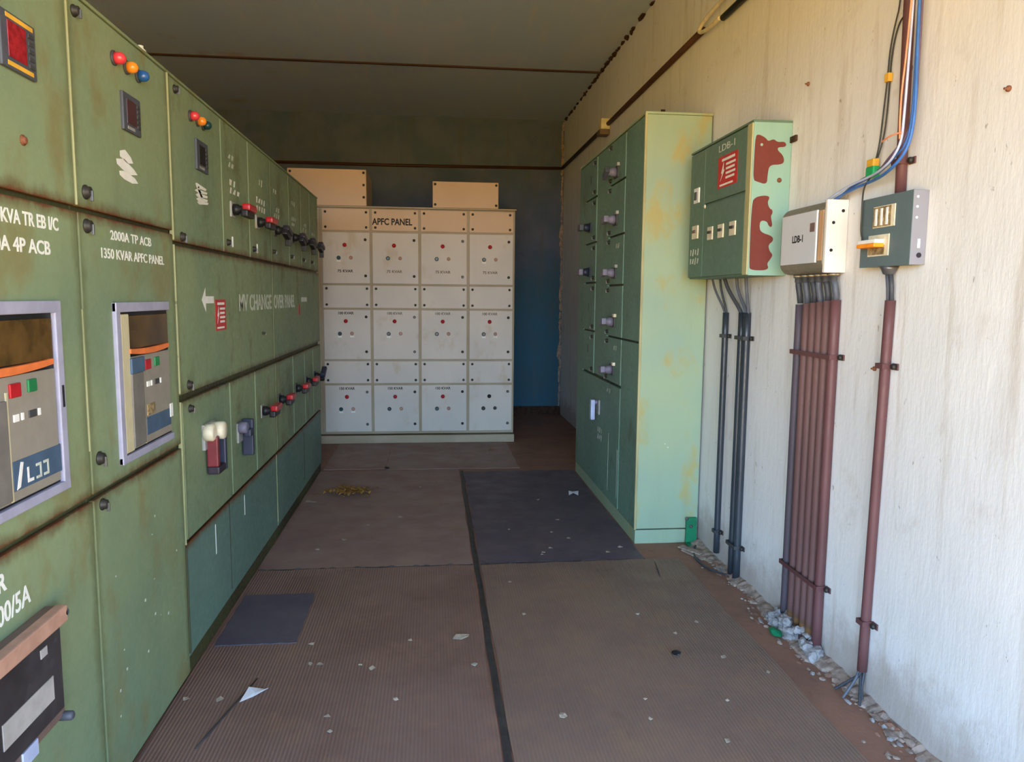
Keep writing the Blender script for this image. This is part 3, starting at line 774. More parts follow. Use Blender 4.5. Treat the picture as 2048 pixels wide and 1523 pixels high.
for q in range(5):
    d = fdoor(4.446, 4.846, zr[q+1]+.006, zr[q]-.006, 'door', .003)
    latch(d, FR, -4.80, zr[q]-.03, n0=.003, r=.011); latch(d, FR, -4.80, zr[q+1]+.03, n0=.003, r=.011)
    h = MB().box(FR, -4.70, -4.60, hz[q]-.035, hz[q]+.035, .002, .012, 'dark', .003).build('switch_handle', fc)
    mb = MB(); mb.lathe(FR, -4.65, hz[q], [(.03, .01), (.026, .04), (.02, .046), (.02, .06)], 'lilac', 14); mb.build('knob', h)
    f = FR.at(-4.65, hz[q]).rot(.5 if q == 0 else .12)
    mb = MB(); mb.box(f, -.06, .03, -.02, .02, .055, .085, 'lilac' if q else 'dkgrey', .007); mb.build('grip', h)
    mb = MB(); mb.box(FR, -4.615, -4.58, hz[q]+.03, hz[q]+.05, .002, .02, 'ivory' if q > 2 else 'grey', .002); mb.build('tag', h)
    if q in (2, 4): strokes(d, FR.at(0, 0, .003), -4.64, -4.54, zr[q]-.09, zr[q]-.04, 1, 'offwhite', 50+q, n=2, fill=1)
    if q < 4:
        hy = [(2.378, 2.105), (2.105, 1.79), (1.79, 1.507), (1.507, 1.162)][q]
    d = fdoor(5.225, 5.62, (2.105, 1.79, 1.507, 1.162, .858)[q]+.006, (2.38, 2.105, 1.79, 1.507, 1.162)[q]-.006, 'door', .003)
    latch(d, FR, -5.27, (2.38, 2.105, 1.79, 1.507, 1.162)[q]-.04, n0=.003, r=.011); latch(d, FR, -5.27, (2.105, 1.79, 1.507, 1.162, .858)[q]+.035, n0=.003, r=.011)
    if q in (1, 2):
        z_ = (0, 1.905, 1.585)[q]
        h = MB().box(FR, -5.46, -5.37, z_-.035, z_+.035, .002, .012, 'navy', .003).build('switch_handle', fc)
        mb = MB(); mb.lathe(FR, -5.415, z_, [(.03, .01), (.026, .045), (.018, .06)], 'navy', 14); mb.build('knob', h)
        mb = MB(); mb.box(FR, -5.49, -5.39, z_-.022, z_+.022, .055, .085, 'dkgrey' if q == 1 else 'lilac', .006); mb.build('grip', h)
    else:
        MB().box(FR, -5.43, -5.415, (2.21, 0, 0, 1.29, 1.0)[q], (2.27, 0, 0, 1.36, 1.06)[q], .0025, .0045, 'black').build('key_slot', d)
d = fdoor(4.446, 5.62, .088, .846, 'door', .002)
h = MB().box(FR, -5.06, -4.98, .60, .70, .001, .012, 'grey', .003).build('switch_handle', fc)
mb = MB(); mb.box(FR, -5.05, -5.005, .56, .70, .03, .06, 'wire_pale', .008); mb.lathe(FR, -5.03, .68, [(.018, .01), (.018, .035)], 'lilac', 12); mb.build('grip', h)
strokes(d, FR.at(0, 0, .002), -5.05, -4.9, .42, .52, 2, 'offwhite', 61, n=3, fill=1)
MB().box(FR, -4.72, -4.712, .14, .52, .0017, .0027, 'offwhite').build('paint_drip', d)
MB().box(FR, -4.48, -4.472, .15, .46, .0017, .0027, 'offwhite').build('paint_drip', d)
strokes(d, FR.at(0, 0, .002), -4.8, -4.68, .78, .82, 1, 'offwhite', 62, n=2, fill=1)
mb = MB(); mb.prism(FN, [(1.30, .58), (1.306, .578), (1.304, .586)], -.0004, .0006, 'white'); mb.prism(FN, [(1.315, .56), (1.325, .558), (1.32, .565)], -.0004, .0006, 'white'); mb.build('paint_flecks', [o for o in fc.children if o.name.startswith('side_plate')][0])

eb = thing('earth_bracket', 'small emerald green bracket with bolts at the foot of the feeder cabinet', 'bracket', (1.465, 4.0, 0))
MB().wbox(1.435, 1.497, 4.012, 4.03, .012, .155, 'emerald', .004).build('plate', eb)
MB().wbox(1.435, 1.497, 3.975, 4.03, 0, .012, 'emerald', .003).build('foot', eb)
mb = MB(); bolt(mb, FN.at(0, 0, .028), 1.437, .15, .007, .006, 'steel'); mb.build('bolt', eb)
mb = MB(); bolt(mb, FN.at(0, 0, .028), 1.463, .105, .007, .006, 'steel'); mb.build('bolt', eb)

# ---------------------------------------------------------------- distribution board with peeling paint
XD = 1.345
FD = Fr((XD, 0, 0), (0, -1, 0), (0, 0, 1), (-1, 0, 0))
FDN = Fr((0, 3.12, 0), (1, 0, 0), (0, 0, 1), (0, -1, 0))
db_ = thing('distribution_board', 'dark sea green wall board with maroon peeling patches on its side and a red sticker', 'distribution board', (1.43, 3.5, 1.5))
MB().wbox(XD+.012, XR-.001, 3.135, 3.885, 1.502, 2.145, 'db_front', .003).build('body', db_)
MB().wbox(XD, XR-.001, 3.118, 3.888, 2.143, 2.153, 'db_front', .003).build('top_plate', db_)
sp_ = MB().box(FDN, XD+.004, XR-.001, 1.502, 2.145, -.016, 0, 'db_side', .003).build('side_plate', db_)
MB().box(FD, -3.172, -3.124, 1.505, 2.142, -.014, .002, 'edge_cream', .003).build('edge_post', db_)
d = MB().box(FD, -3.672, -3.178, 1.868, 2.138, -.013, 0, 'db_front', .004).build('door', db_)
text(d, FD, 'LDB-1', -3.50, -3.31, 2.085, 2.115, 'offwhite', .0)
mb, s_ = danger(db_, FD, -3.50, -3.27, 1.915, 2.06); mb.build('sticker_print', s_)
d = MB().box(FD, -3.672, -3.178, 1.51, 1.856, -.013, 0, 'db_front', .004).build('door', db_)
for u in (-3.565, -3.43, -3.29):
    k = MB().box(FD, u-.035, u+.03, 1.685, 1.748, -.001, .006, 'ivory', .002).build('breaker_window', db_)
    MB().box(FD, u-.02, u+.02, 1.715, 1.728, .005, .013, 'dark', .002).build('toggle', k)
d = MB().box(FD, -3.882, -3.68, 1.51, 2.138, -.013, -.001, 'db_front', .004).build('door', db_)
k = MB().box(FD, -3.81, -3.74, 1.885, 1.96, -.002, .006, 'white', .002).build('breaker_window', db_)
MB().box(FD, -3.79, -3.765, 1.90, 1.94, .005, .012, 'dark', .002).build('toggle', k)
k = MB().box(FD, -3.82, -3.74, 1.705, 1.772, -.002, .006, 'ivory', .002).build('breaker_window', db_)
MB().box(FD, -3.80, -3.76, 1.735, 1.75, .005, .013, 'brownframe', .002).build('toggle', k)
strokes(d, FD, -3.86, -3.72, 1.57, 1.66, 2, 'offwhite', 71, n=4, fill=.95)
mb = MB(); bolt(mb, FD, -3.655, 1.855, .007, .006, 'ivory'); mb.build('bolt', db_)
P1 = [(1.356, 2.085), (1.37, 2.093), (1.401, 2.079), (1.413, 2.064), (1.437, 2.076), (1.454, 2.062), (1.485, 2.066), (1.495, 2.053), (1.488, 2.043), (1.458, 2.042), (1.456, 2.029), (1.482, 2.009), (1.489, 1.981), (1.473, 1.97), (1.423, 1.968), (1.417, 1.927), (1.416, 1.885), (1.371, 1.897), (1.354, 1.904), (1.354, 1.987)]
P2 = [(1.352, 1.81), (1.368, 1.832), (1.401, 1.84), (1.427, 1.838), (1.43, 1.828), (1.422, 1.812), (1.432, 1.786), (1.446, 1.781), (1.447, 1.765), (1.439, 1.755), (1.449, 1.718), (1.444, 1.707), (1.433, 1.712), (1.423, 1.733), (1.395, 1.735), (1.391, 1.711), (1.398, 1.685), (1.452, 1.67), (1.456, 1.649), (1.434, 1.633), (1.441, 1.606), (1.458, 1.591), (1.445, 1.569), (1.432, 1.553), (1.442, 1.532), (1.417, 1.523), (1.36, 1.525), (1.352, 1.541)]
def chaikin(P, n=2):
    for _ in range(n):
        Q = []
        for a, b in zip(P, P[1:]+P[:1]):
            Q += [(a[0]*.75+b[0]*.25, a[1]*.75+b[1]*.25), (a[0]*.25+b[0]*.75, a[1]*.25+b[1]*.75)]
        P = Q
    return P
for P in (P1, P2):
    MB().prism(FDN, chaikin(P), -.0004, .0008, 'primer').build('peeled_patch', sp_)
mb = MB(); mb.lathe(FDN, 1.385, 2.05, [(.006, 0), (.006, .0016)], 'db_side', 10); mb.build('paint_fleck', sp_)
mb = MB(); bolt(mb, FDN, 1.47, 1.905, .007, .006, 'rustbolt'); mb.build('bolt', sp_)
MB().wbox(XR-.012, XR-.002, 3.07, 3.12, 2.06, 2.085, 'rustgap', .002).build('wall_lug', db_)

# ---------------------------------------------------------------- LDB-1 box
ld = thing('breaker_box', 'light grey breaker box lettered LDB-1 with chipped white side, above six pipes', 'breaker box', (1.475, 2.82, 1.5))
mb = MB()                                                      # rim shell with rounded long edges
prof = []
XF = 1.432
for (cx_, cz_, a0) in ((1.478, 1.546, 180), (1.478, 1.72, 90)):
    for j in range(6):
        t = math.radians(a0 + (90-a0/2 if False else 0) + (j*18 if a0 == 180 else 0) + (j*18 if a0 == 90 else 0))
        prof.append((cx_ + .046*math.cos(t), cz_ + .046*math.sin(t)))
low = [p for p in prof[:6]]; up = [p for p in prof[6:]]
outline = up + low + [(XR-.001, 1.50), (XR-.001, 1.766)]
FXZ = Fr((0, 2.66, 0), (1, 0, 0), (0, 0, 1), (0, 1, 0))
mb.prism(FXZ, outline, 0, .335, 'ldb_rim'); mb.build('shell', ld)
FLD = Fr((XF, 0, 0), (0, -1, 0), (0, 0, 1), (-1, 0, 0))
d = MB().box(FLD, -2.982, -2.70, 1.538, 1.734, -.004, .006, 'ldb_white', .004).build('door', ld)
FL6 = FLD.at(0, 0, .006)
text(d, FL6, 'LDB-1', -2.885, -2.80, 1.622, 1.65, 'ink', .03)
MB().box(FLD, -2.745, -2.71, 1.655, 1.688, .0055, .0085, 'brownframe', .001).build('lock', d)
MB().box(FLD, -2.692, -2.662, 1.545, 1.73, -.006, .0012, 'rustpeach', .001).build('rusted_edge', ld)
FLN = Fr((0, 2.645, 0), (1, 0, 0), (0, 0, 1), (0, -1, 0))
s = MB().box(FLN, 1.436, XR-.001, 1.50, 1.766, -.016, 0, 'ldb_side', .003).build('side_plate', ld)
for (u, v) in ((1.497, 1.725), (1.462, 1.682), (1.458, 1.582)):
    mb = MB(); mb.lathe(FLN, u, v, [(.006, -.001), (.006, .002)], 'black', 10); mb.build('knockout', s)
GY = [2.938, 2.878, 2.824, 2.772, 2.722, 2.667]
FDOWN = Fr((0, 0, 1.5), (1, 0, 0), (0, -1, 0), (0, 0, -1))
for y in GY:
    mb = MB(); mb.lathe(FDOWN, 1.487, -y, [(.02, -.001), (.02, .012), (.014, .014), (.014, .03), (.009, .034)], 'steel', 12)
    mb.lathe(FDOWN, 1.487, -y, [(.0215, .004), (.0215, .009)], 'brass', 8); mb.build('cable_gland', ld)

# ---------------------------------------------------------------- grey meter box
XM = 1.468
mt = thing('switch_box', 'slate grey wall box with two small windows and an orange-white toggle', 'switch box', (1.495, 2.33, 1.51))
FM = Fr((XM, 0, 0), (0, -1, 0), (0, 0, 1), (-1, 0, 0))
FMN = Fr((0, 2.195, 0), (1, 0, 0), (0, 0, 1), (0, -1, 0))
MB().wbox(XM+.004, XR-.001, 2.199, 2.468, 1.512, 1.738, 'meter_face', .003).build('body', mt)
MB().box(FM, -2.47, -2.196, 1.51, 1.74, -.005, 0, 'meter_face', .002).build('front_plate', mt)
s = MB().box(FMN, XM+.001, XR-.001, 1.511, 1.739, -.005, 0, 'meter_side', .002).build('side_plate', mt)
for v in (1.718, 1.688, 1.655): 
    mb = MB(); mb.lathe(FMN, 1.482, v, [(.004, -.001), (.004, .001)], 'white', 8); mb.build('hole', s)
MB().box(FMN, 1.49, 1.499, 1.562, 1.59, -.001, .001, 'white', .0005).build('slot', s)
mb = MB(); mb.lathe(FMN, 1.497, 1.54, [(.008, -.001), (.008, .002)], 'purpleblack', 12); mb.build('knockout', s)
k = MB().box(FM, -2.40, -2.282, 1.638, 1.708, -.001, .003, 'ivory', .001).build('breaker_window', mt)
MB().box(FM, -2.398, -2.30, 1.641, 1.705, .002, .004, 'brass').build('terminals', k)
for u in (-2.385, -2.355, -2.325): MB().box(FM, u, u+.010, 1.645, 1.70, .003, .007, 'white', .001).build('toggle', k)
k = MB().box(FM, -2.42, -2.305, 1.545, 1.615, -.001, .003, 'ivory', .001).build('isolator_switch', mt)
MB().box(FM, -2.415, -2.325, 1.55, 1.58, .002, .004, 'brass').build('terminals', k)
mb = MB(); mb.box(FM, -2.43, -2.33, 1.586, 1.599, .002, .035, 'white', .003); mb.build('toggle', k)
mb = MB(); mb.box(FM, -2.432, -2.33, 1.573, 1.586, .002, .038, 'bright_orange', .003); mb.build('toggle_bar', k)
mb = MB(); mb.lathe(FDOWN.at(0, 0, -.01), 1.492, -2.335, [(.03, -.001), (.024, .01), (.018, .024), (.013, .026)], 'steel', 14); mb.build('cable_gland', mt)

# ---------------------------------------------------------------- pipes, saddles and cables on the right wall
def pipe(name, x, y, r, z0, z1, m, label, cat='pipe', group=None, lean=0.):
    mb = MB(); n = 12
    mb.tube([(x, y + lean*(1-(k/n)), z0 + (z1-z0)*k/n) for k in range(n+1)], r, m, 16)
    return solo(mb, name, label, cat, group)
words = ['first', 'second', 'third', 'fourth', 'fifth', 'sixth']
for k, y in enumerate(GY):
    nm = ['maroon conduit pipe under LDB-1 box, leftmost of the six, farthest from camera',
          'maroon conduit pipe under LDB-1 box, second from left of the six',
          'maroon conduit pipe under LDB-1 box, third from left of the six',
          'maroon conduit pipe under LDB-1 box, fourth from left of the six',
          'maroon conduit pipe under LDB-1 box, fifth from left of the six',
          'maroon conduit pipe under LDB-1 box, rightmost of the six, nearest camera'][k]
    pipe('conduit_pipe', 1.5005, y, .018 if k < 5 else .019, .02, 1.40-.004*(5-k), 'pipe_grey' if k == 0 else ('pipe_rusty' if k < 5 else 'pipe'), nm, 'pipe', 'six maroon pipes under the LDB-1 box')
    mb = MB()
    j = R_.uniform(-.01, .01)
    mb.tube([(1.487, y, 1.475), (1.490, y+j, 1.455), (1.497, y+j, 1.42), (1.5005, y, 1.385)], .012, 'cable' if k % 2 else 'cable_dk', 10)
    lab = ['leftmost', 'second from left', 'third from left', 'fourth from left', 'fifth from left', 'rightmost'][k]
    solo(mb, 'power_cable', 'short grey cable dropping from LDB-1 box into its pipe, %s of six' % lab, 'cable', 'grey cables under the LDB-1 box')
pipe('conduit_pipe', 1.5025, 2.333, .0168, .10, 1.40, 'pipe', 'single maroon pipe running from below the grey switch box to the floor', lean=.025)
pipe('conduit_pipe', 1.5025, 2.37, .0168, 1.742, 3.42, 'pipe', 'maroon pipe rising from the top of the grey switch box to the ceiling', lean=-.053)
mb = MB(); mb.tube([(1.494, 2.344, 1.486), (1.499, 2.342, 1.44), (1.5025, 2.341, 1.38)], .0075, 'cable', 10)
solo(mb, 'power_cable', 'grey cable from the slate switch box into its pipe, left strand', 'cable', 'cables under the slate switch box')
mb = MB(); mb.tube([(1.494, 2.326, 1.486), (1.499, 2.325, 1.44), (1.5025, 2.325, 1.38)], .0075, 'cable_dk', 10)
solo(mb, 'power_cable', 'dark cable from the slate switch box into its pipe, right strand', 'cable', 'cables under the slate switch box')
pipe('conduit_pipe', 1.5035, 3.728, .016, .05, 1.33, 'pipe_black', 'single black pipe beside the feeder cabinet, leftmost black pipe', 'pipe', 'black pipes under the green board')
pipe('conduit_pipe', 1.5025, 3.522, .017, .005, 1.335, 'pipe_black', 'left pipe of the close pair of black pipes', 'pipe', 'black pipes under the green board')
pipe('conduit_pipe', 1.5015, 3.457, .018, .005, 1.335, 'pipe_black', 'right thicker pipe of the close pair of black pipes', 'pipe', 'black pipes under the green board')
def cable(pts, r, m, label, group=None, name='power_cable', cat='cable', seg=8, smooth=3):
    P = [Vector(p) for p in pts]
    for _ in range(smooth):
        Q = [P[0]]
        for a, b in zip(P, P[1:]): Q += [a*.75+b*.25, a*.25+b*.75]
        Q.append(P[-1]); P = Q
    return solo(MB().tube(P, r, m, seg), name, label, cat, group)
g = 'cables under the green board'
cable([(1.46, 3.82, 1.50), (1.47, 3.80, 1.44), (1.50, 3.736, 1.34), (1.5035, 3.734, 1.30)], .0062, 'cable', 'thin grey cable from green board into the single black pipe, outer strand', g)
cable([(1.48, 3.765, 1.50), (1.485, 3.755, 1.44), (1.5035, 3.722, 1.34), (1.5035, 3.721, 1.30)], .0062, 'cable_dk', 'thin dark cable from green board into the single black pipe, inner strand', g)
cable([(1.45, 3.63, 1.50), (1.465, 3.61, 1.44), (1.499, 3.525, 1.34), (1.5025, 3.522, 1.30)], .0095, 'cable_dk', 'dark slanting cable from green board into the left pipe of the black pair', g)
cable([(1.475, 3.54, 1.50), (1.48, 3.535, 1.44), (1.5015, 3.468, 1.34), (1.5015, 3.466, 1.30)], .008, 'cable', 'grey slanting cable from green board into right pipe of the black pair', g)
cable([(1.475, 3.43, 1.50), (1.48, 3.43, 1.44), (1.5015, 3.447, 1.34), (1.5015, 3.448, 1.30)], .008, 'cable', 'grey upright cable from green board into right pipe of the black pair', g)

def saddle(y0, y1, z, m, label, xo, depth, group, tab=.032):
    """pipe strap: band over the pipe fronts, a bent tab and screw on the wall at the near end"""
    t = thing('pipe_saddle', label, 'pipe clamp', (XR-.02, (y0+y1)/2, z), group)
    mb = MB()
    xo2 = xo-.003
    mb.wbox(xo2-.003, xo2, y0, y1, z-.009, z+.009, m, .001)
    mb.wbox(xo2-.003, XR-.001, y1, y1+.003, z-.009, z+.009, m, .001)
    mb.wbox(xo2-.003, XR-.001, y0-.003, y0, z-.009, z+.009, m, .001)
    mb.build('strap', t)
    mb = MB(); mb.wbox(XR-.006, XR-.001, y0-tab, y0, z-.011, z+.011, m, .002); mb.build('tab', t)
    fw = Fr((XR-.006, 0, 0), (0, -1, 0), (0, 0, 1), (-1, 0, 0))
    mb = MB(); mb.lathe(fw, -(y0-tab*.55), z, [(.010, -.002), (.010, .01), (.006, .014)], 'darksteel', 10); mb.build('screw', t)
gs = 'pipe saddles on the right wall'
saddle(2.646, 2.958, 1.186, 'pipe', 'upper long strap across the six maroon pipes', 1.481, 0, gs)
saddle(2.646, 2.958, .285, 'pipe', 'lower long strap across the six maroon pipes', 1.481, 0, gs)
saddle(2.319, 2.356, 1.182, 'pipe', 'upper strap on the single maroon pipe below the switch box', 1.485, 0, gs)
saddle(2.337, 2.374, .28, 'pipe', 'lower strap on the single maroon pipe near the floor', 1.485, 0, gs)
saddle(2.302, 2.339, 1.843, 'pipe', 'strap on the maroon pipe above the switch box', 1.485, 0, gs)
saddle(3.710, 3.746, 1.21, 'dark', 'upper strap on the single black pipe', 1.487, 0, gs)
saddle(3.710, 3.746, .17, 'dark', 'lower strap on the single black pipe near the floor', 1.487, 0, gs)
saddle(3.437, 3.541, 1.212, 'dark', 'upper strap on the pair of black pipes', 1.482, 0, gs)
saddle(3.437, 3.541, .175, 'dark', 'lower strap on the pair of black pipes near the floor', 1.482, 0, gs)

# splayed cable ends where the single pipe meets the floor
for k, (dx, dy) in enumerate(((-.06, .05), (-.065, -.01), (-.035, -.065), (-.01, .075), (-.01, -.04))):
    ox, oy = .0088*math.cos(k*1.257+2.4), .0088*math.sin(k*1.257+2.4)
    cable([(1.5025+ox, 2.356-oy, .125), (1.5015+ox, 2.356-oy, .09), (1.495+dx*.55, 2.356+dy*.55, .045), (1.495+dx, 2.356+dy, .009)], .0048, 'cable' if k % 2 else 'cable_dk',
          'grey cable strand splaying out at the foot of the single maroon pipe', 'cable strands at the foot of the single maroon pipe', 'cable_strand')
cable([(1.47, 3.95, .012), (1.40, 3.8, .008), (1.41, 3.6, .008), (1.455, 3.46, .03)], .006, 'cable_dk', 'loose dark cable on floor between green bracket and the black pipes', None, 'loose_cable')

# high conduit along the wall, hanging hose loop and its continuation on the back wall
mb = MB(); mb.tube([(1.503, 4.22, 2.89), (1.503, 6.5, 2.89), (1.503, 8.78, 2.90)], .019, 'conduit', 12)
solo(mb, 'wall_conduit', 'dark brown conduit running high along the right wall', 'conduit')
mb = MB(); mb.tube([(1.505, 1.0, 2.84), (1.505, 2.4, 2.845), (1.5, 3.92, 2.85)], .017, 'wire_black', 12)
solo(mb, 'wall_cable', 'dark sheathed cable high on the right wall beyond the pale hose', 'cable')
cable([(1.49, 3.0, 2.93), (1.485, 3.7, 2.93), (1.48, 4.1, 2.92), (1.48, 4.24, 2.89), (1.48, 4.18, 2.86), (1.48, 4.05, 2.845), (1.485, 3.93, 2.85)], .011, 'ivory', 'pale flexible hose looping out of the high wall conduit', None, 'flexible_hose', 'hose')
mb = MB(); mb.tube([(-2.4, 8.785, 2.88), (-.5, 8.785, 2.875), (1.5, 8.785, 2.89)], .017, 'conduit', 10)
solo(mb, 'wall_conduit', 'dark conduit running across the top of the back wall', 'conduit')
t = thing('junction_box', 'small cream junction box on the high wall conduit above the feeder cabinet', 'junction box', (1.50, 6.56, 2.86))
MB().wbox(1.44, XR-.001, 6.50, 6.62, 2.845, 2.935, 'ivory', .005).build('body', t)
MB().wbox(1.43, XR-.003, 6.498, 6.622, 2.80, 2.844, 'brownframe', .005).build('bracket', t)

# wires beside the rising pipe
gw = 'wires running down beside the rising pipe'
cable([(1.490, 2.285, 3.42), (1.490, 2.268, 2.4), (1.489, 2.262, 2.12), (1.486, 2.256, 1.96), (1.476, 2.264, 1.885), (1.463, 2.29, 1.858), (1.466, 2.345, 1.833), (1.488, 2.43, 1.822), (1.490, 2.57, 1.806), (1.490, 2.69, 1.767)], .004, 'wire_blue', 'bright blue wire curving from the rising pipe into the LDB-1 box', gw, 'electric_wire', 'wire')
cable([(1.476, 2.262, 3.42), (1.476, 2.248, 2.4), (1.474, 2.232, 2.1), (1.472, 2.222, 1.965), (1.466, 2.234, 1.872), (1.450, 2.268, 1.826), (1.452, 2.33, 1.805), (1.474, 2.42, 1.80), (1.476, 2.57, 1.788), (1.476, 2.675, 1.767)], .005, 'wire_blue', 'thicker blue wire bulging out to the right of the rising pipe', gw, 'electric_wire', 'wire')
cable([(1.462, 2.255, 3.42), (1.462, 2.252, 2.4), (1.461, 2.256, 2.08), (1.460, 2.258, 1.98), (1.452, 2.250, 1.89), (1.440, 2.275, 1.842), (1.442, 2.33, 1.82), (1.460, 2.42, 1.812), (1.462, 2.57, 1.80), (1.462, 2.705, 1.767)], .004, 'wire_pale', 'pale lilac wire lying beside the front of the rising pipe', gw, 'electric_wire', 'wire')
cable([(1.450, 2.240, 2.40), (1.450, 2.252, 2.15), (1.449, 2.262, 2.05), (1.449, 2.262, 1.96), (1.446, 2.252, 1.90)], .003, 'wire_orange', 'thin orange wire on top of the pale wire beside the rising pipe', gw, 'electric_wire', 'wire')
cable([(1.506, 2.29, 3.42), (1.506, 2.276, 2.4), (1.505, 2.272, 2.15), (1.503, 2.268, 1.97), (1.478, 2.276, 1.905), (1.468, 2.30, 1.878), (1.470, 2.35, 1.852), (1.502, 2.44, 1.835), (1.504, 2.58, 1.818), (1.504, 2.72, 1.767)], .0042, 'wire_purple', 'dusty purple wire behind the blue wires of the rising pipe bundle', gw, 'electric_wire', 'wire')
cable([(1.436, 2.33, 1.906), (1.428, 2.27, 1.914), (1.44, 2.235, 1.916)], .0028, 'wire_orange', 'short pale tie wire around the rising pipe bundle', None, 'tie_wire', 'wire')
cable([(1.508, 2.375, 3.0), (1.508, 2.387, 2.365), (1.508, 2.414, 2.297), (1.508, 2.433, 2.224), (1.508, 2.436, 2.145), (1.508, 2.447, 2.034), (1.508, 2.458, 1.93), (1.500, 2.462, 1.875)], .0026, 'wire_black', 'thin black wire hanging left of the rising pipe, straighter strand', 'thin black wires left of the rising pipe', 'electric_wire', 'wire')
cable([(1.512, 2.366, 2.312), (1.512, 2.395, 2.302), (1.512, 2.418, 2.25), (1.512, 2.428, 2.19), (1.512, 2.429, 2.145), (1.512, 2.432, 2.03), (1.510, 2.440, 1.94), (1.500, 2.452, 1.88)], .0026, 'wire_black', 'thin black wire branching from the rising pipe, curved strand', 'thin black wires left of the rising pipe', 'electric_wire', 'wire')
mb = MB(); mb.wbox(1.500, 1.517, 2.420, 2.444, 2.122, 2.15, 'yellow', .003)
solo(mb, 'cable_tag', 'small yellow tag on the thin black wires', 'tag')
t = thing('wire_connector', 'yellow and green connector on the thin black wires above the switch box', 'connector', (1.494, 2.468, 1.83))
MB().wbox(1.482, 1.506, 2.448, 2.488, 1.852, 1.878, 'yellow', .004).build('cap', t)
MB().wbox(1.481, 1.507, 2.444, 2.49, 1.815, 1.853, 'bright_green', .005).build('body', t)
cable([(1.485, 2.464, 1.816), (1.462, 2.458, 1.785), (1.452, 2.448, 1.75), (1.452, 2.446, 1.69), (1.455, 2.452, 1.63), (1.457, 2.438, 1.598)], .0028, 'wire_black', 'thin dark wire drooping over the face of the slate switch box', None, 'electric_wire', 'wire')

# nails and fittings in the plaster
for (y, z, lab) in ((1.9, 1.96, 'rusty nail in the plaster right of the rising pipe, high'), (2.42, 1.165, 'rusty nail in the plaster left of the single maroon pipe'), (3.0, 2.27, 'rusty wall plug in the plaster above the LDB-1 box')):
    mb = MB(); fw = Fr((XR, 0, 0), (0, -1, 0), (0, 0, 1), (-1, 0, 0))
    mb.lathe(fw, -y, z, [(.008, -.002), (.008, .006), (.003, .010), (.003, .016)], 'rustbolt', 10)
    solo(mb, 'nail', lab, 'nail')

# ---------------------------------------------------------------- floor mats
def floor_mat(name, x0, x1, y0, y1, t, m, label, group=None, z0=.0005, curl=None, nx=24, ny=24, wav=.004, skew=0.):
    """rubber sheet with slightly wavy edges; curl = (edge, height)"""
    mb = MB(); i = mb.mi(m); rr = random.Random(hash(label) % 1000 if False else len(label))
    ph = [rr.uniform(0, 6.28) for _ in range(6)]
    def P(a, b, dz):
        x = x0 + (x1-x0)*a; y = y0 + (y1-y0)*b + skew*a
        ex = min(a, 1-a); ey = min(b, 1-b)
        x += wav*math.sin(7*b*math.pi+ph[0])*(1 if ex == 0 else 0)
        y += wav*math.sin(9*a*math.pi+ph[1])*(1 if ey == 0 else 0)
        z = z0
        if curl:
            e, h = curl
            dist = {'far': 1-b, 'near': b, 'left': a, 'right': 1-a}[e]*((y1-y0) if e in ('far', 'near') else (x1-x0))
            s = a if e in ('far', 'near') else b
            z += h*max(0, 1-dist/.14)**2*(.35+.65*max(0, math.sin(11*s+ph[2]))*max(.2, math.sin(5*s+ph[3])))
        return Vector((x, y, z+dz))
    for dz, key in ((0, 'b'), (t, 't')):
        g = [[mb.bm.verts.new(P(p/nx, q/ny, dz)) for p in range(nx+1)] for q in range(ny+1)]
        if key == 'b': bot = g
        else: top = g
        for q in range(ny):
            for p in range(nx):
                f = mb.bm.faces.new([g[q][p], g[q][p+1], g[q+1][p+1], g[q+1][p]]); f.material_index = i
    ring = [(0, p) for p in range(nx+1)] + [(q, nx) for q in range(1, ny+1)] + [(ny, p) for p in range(nx-1, -1, -1)] + [(q, 0) for q in range(ny-1, 0, -1)]
    for (a, b), (c, d) in zip(ring, ring[1:]+ring[:1]):
        f = mb.bm.faces.new([bot[a][b], bot[c][d], top[c][d], top[a][b]]); f.material_index = i
    return solo(mb, name, label, 'floor mat', group)
gm = 'rubber mats covering the aisle floor'
fm1 = floor_mat('rubber_mat', -.896, .203, .9, 3.766, .003, 'mat_brown', 'brown ribbed rubber mat at front left along the switchgear', gm, curl=('far', .007))
fm2 = floor_mat('rubber_mat', .241, 1.315, .9, 3.765, .003, 'mat_tan', 'tan ribbed rubber mat at front right under the wall boxes', gm, curl=('far', .005), skew=.02)
floor_mat('rubber_mat', -.896, .203, 3.79, 5.95, .003, 'mat_back', 'plain brown rubber mat at the back left with a dried leaf clump', gm)
floor_mat('rubber_mat', .241, 1.133, 3.80, 5.88, .003, 'mat_dark', 'charcoal rubber mat in front of the feeder cabinet', gm)
floor_mat('rubber_mat', -.885, -.392, 6.015, 7.08, .003, 'mat_back', 'brown rubber mat before the APFC panel, left piece', gm, curl=('right', .004))
floor_mat('rubber_mat', -.388, .70, 5.985, 7.08, .003, 'mat_back', 'brown rubber mat before the APFC panel, right piece', gm)
floor_mat('rubber_tile', -.875, -.555, 2.945, 3.452, .003, 'mat_slate', 'small slate rubber offcut lying on the front left mat by the switchgear', None, z0=.0042, nx=10, ny=10, wav=.003)
mb = MB(); n = 40
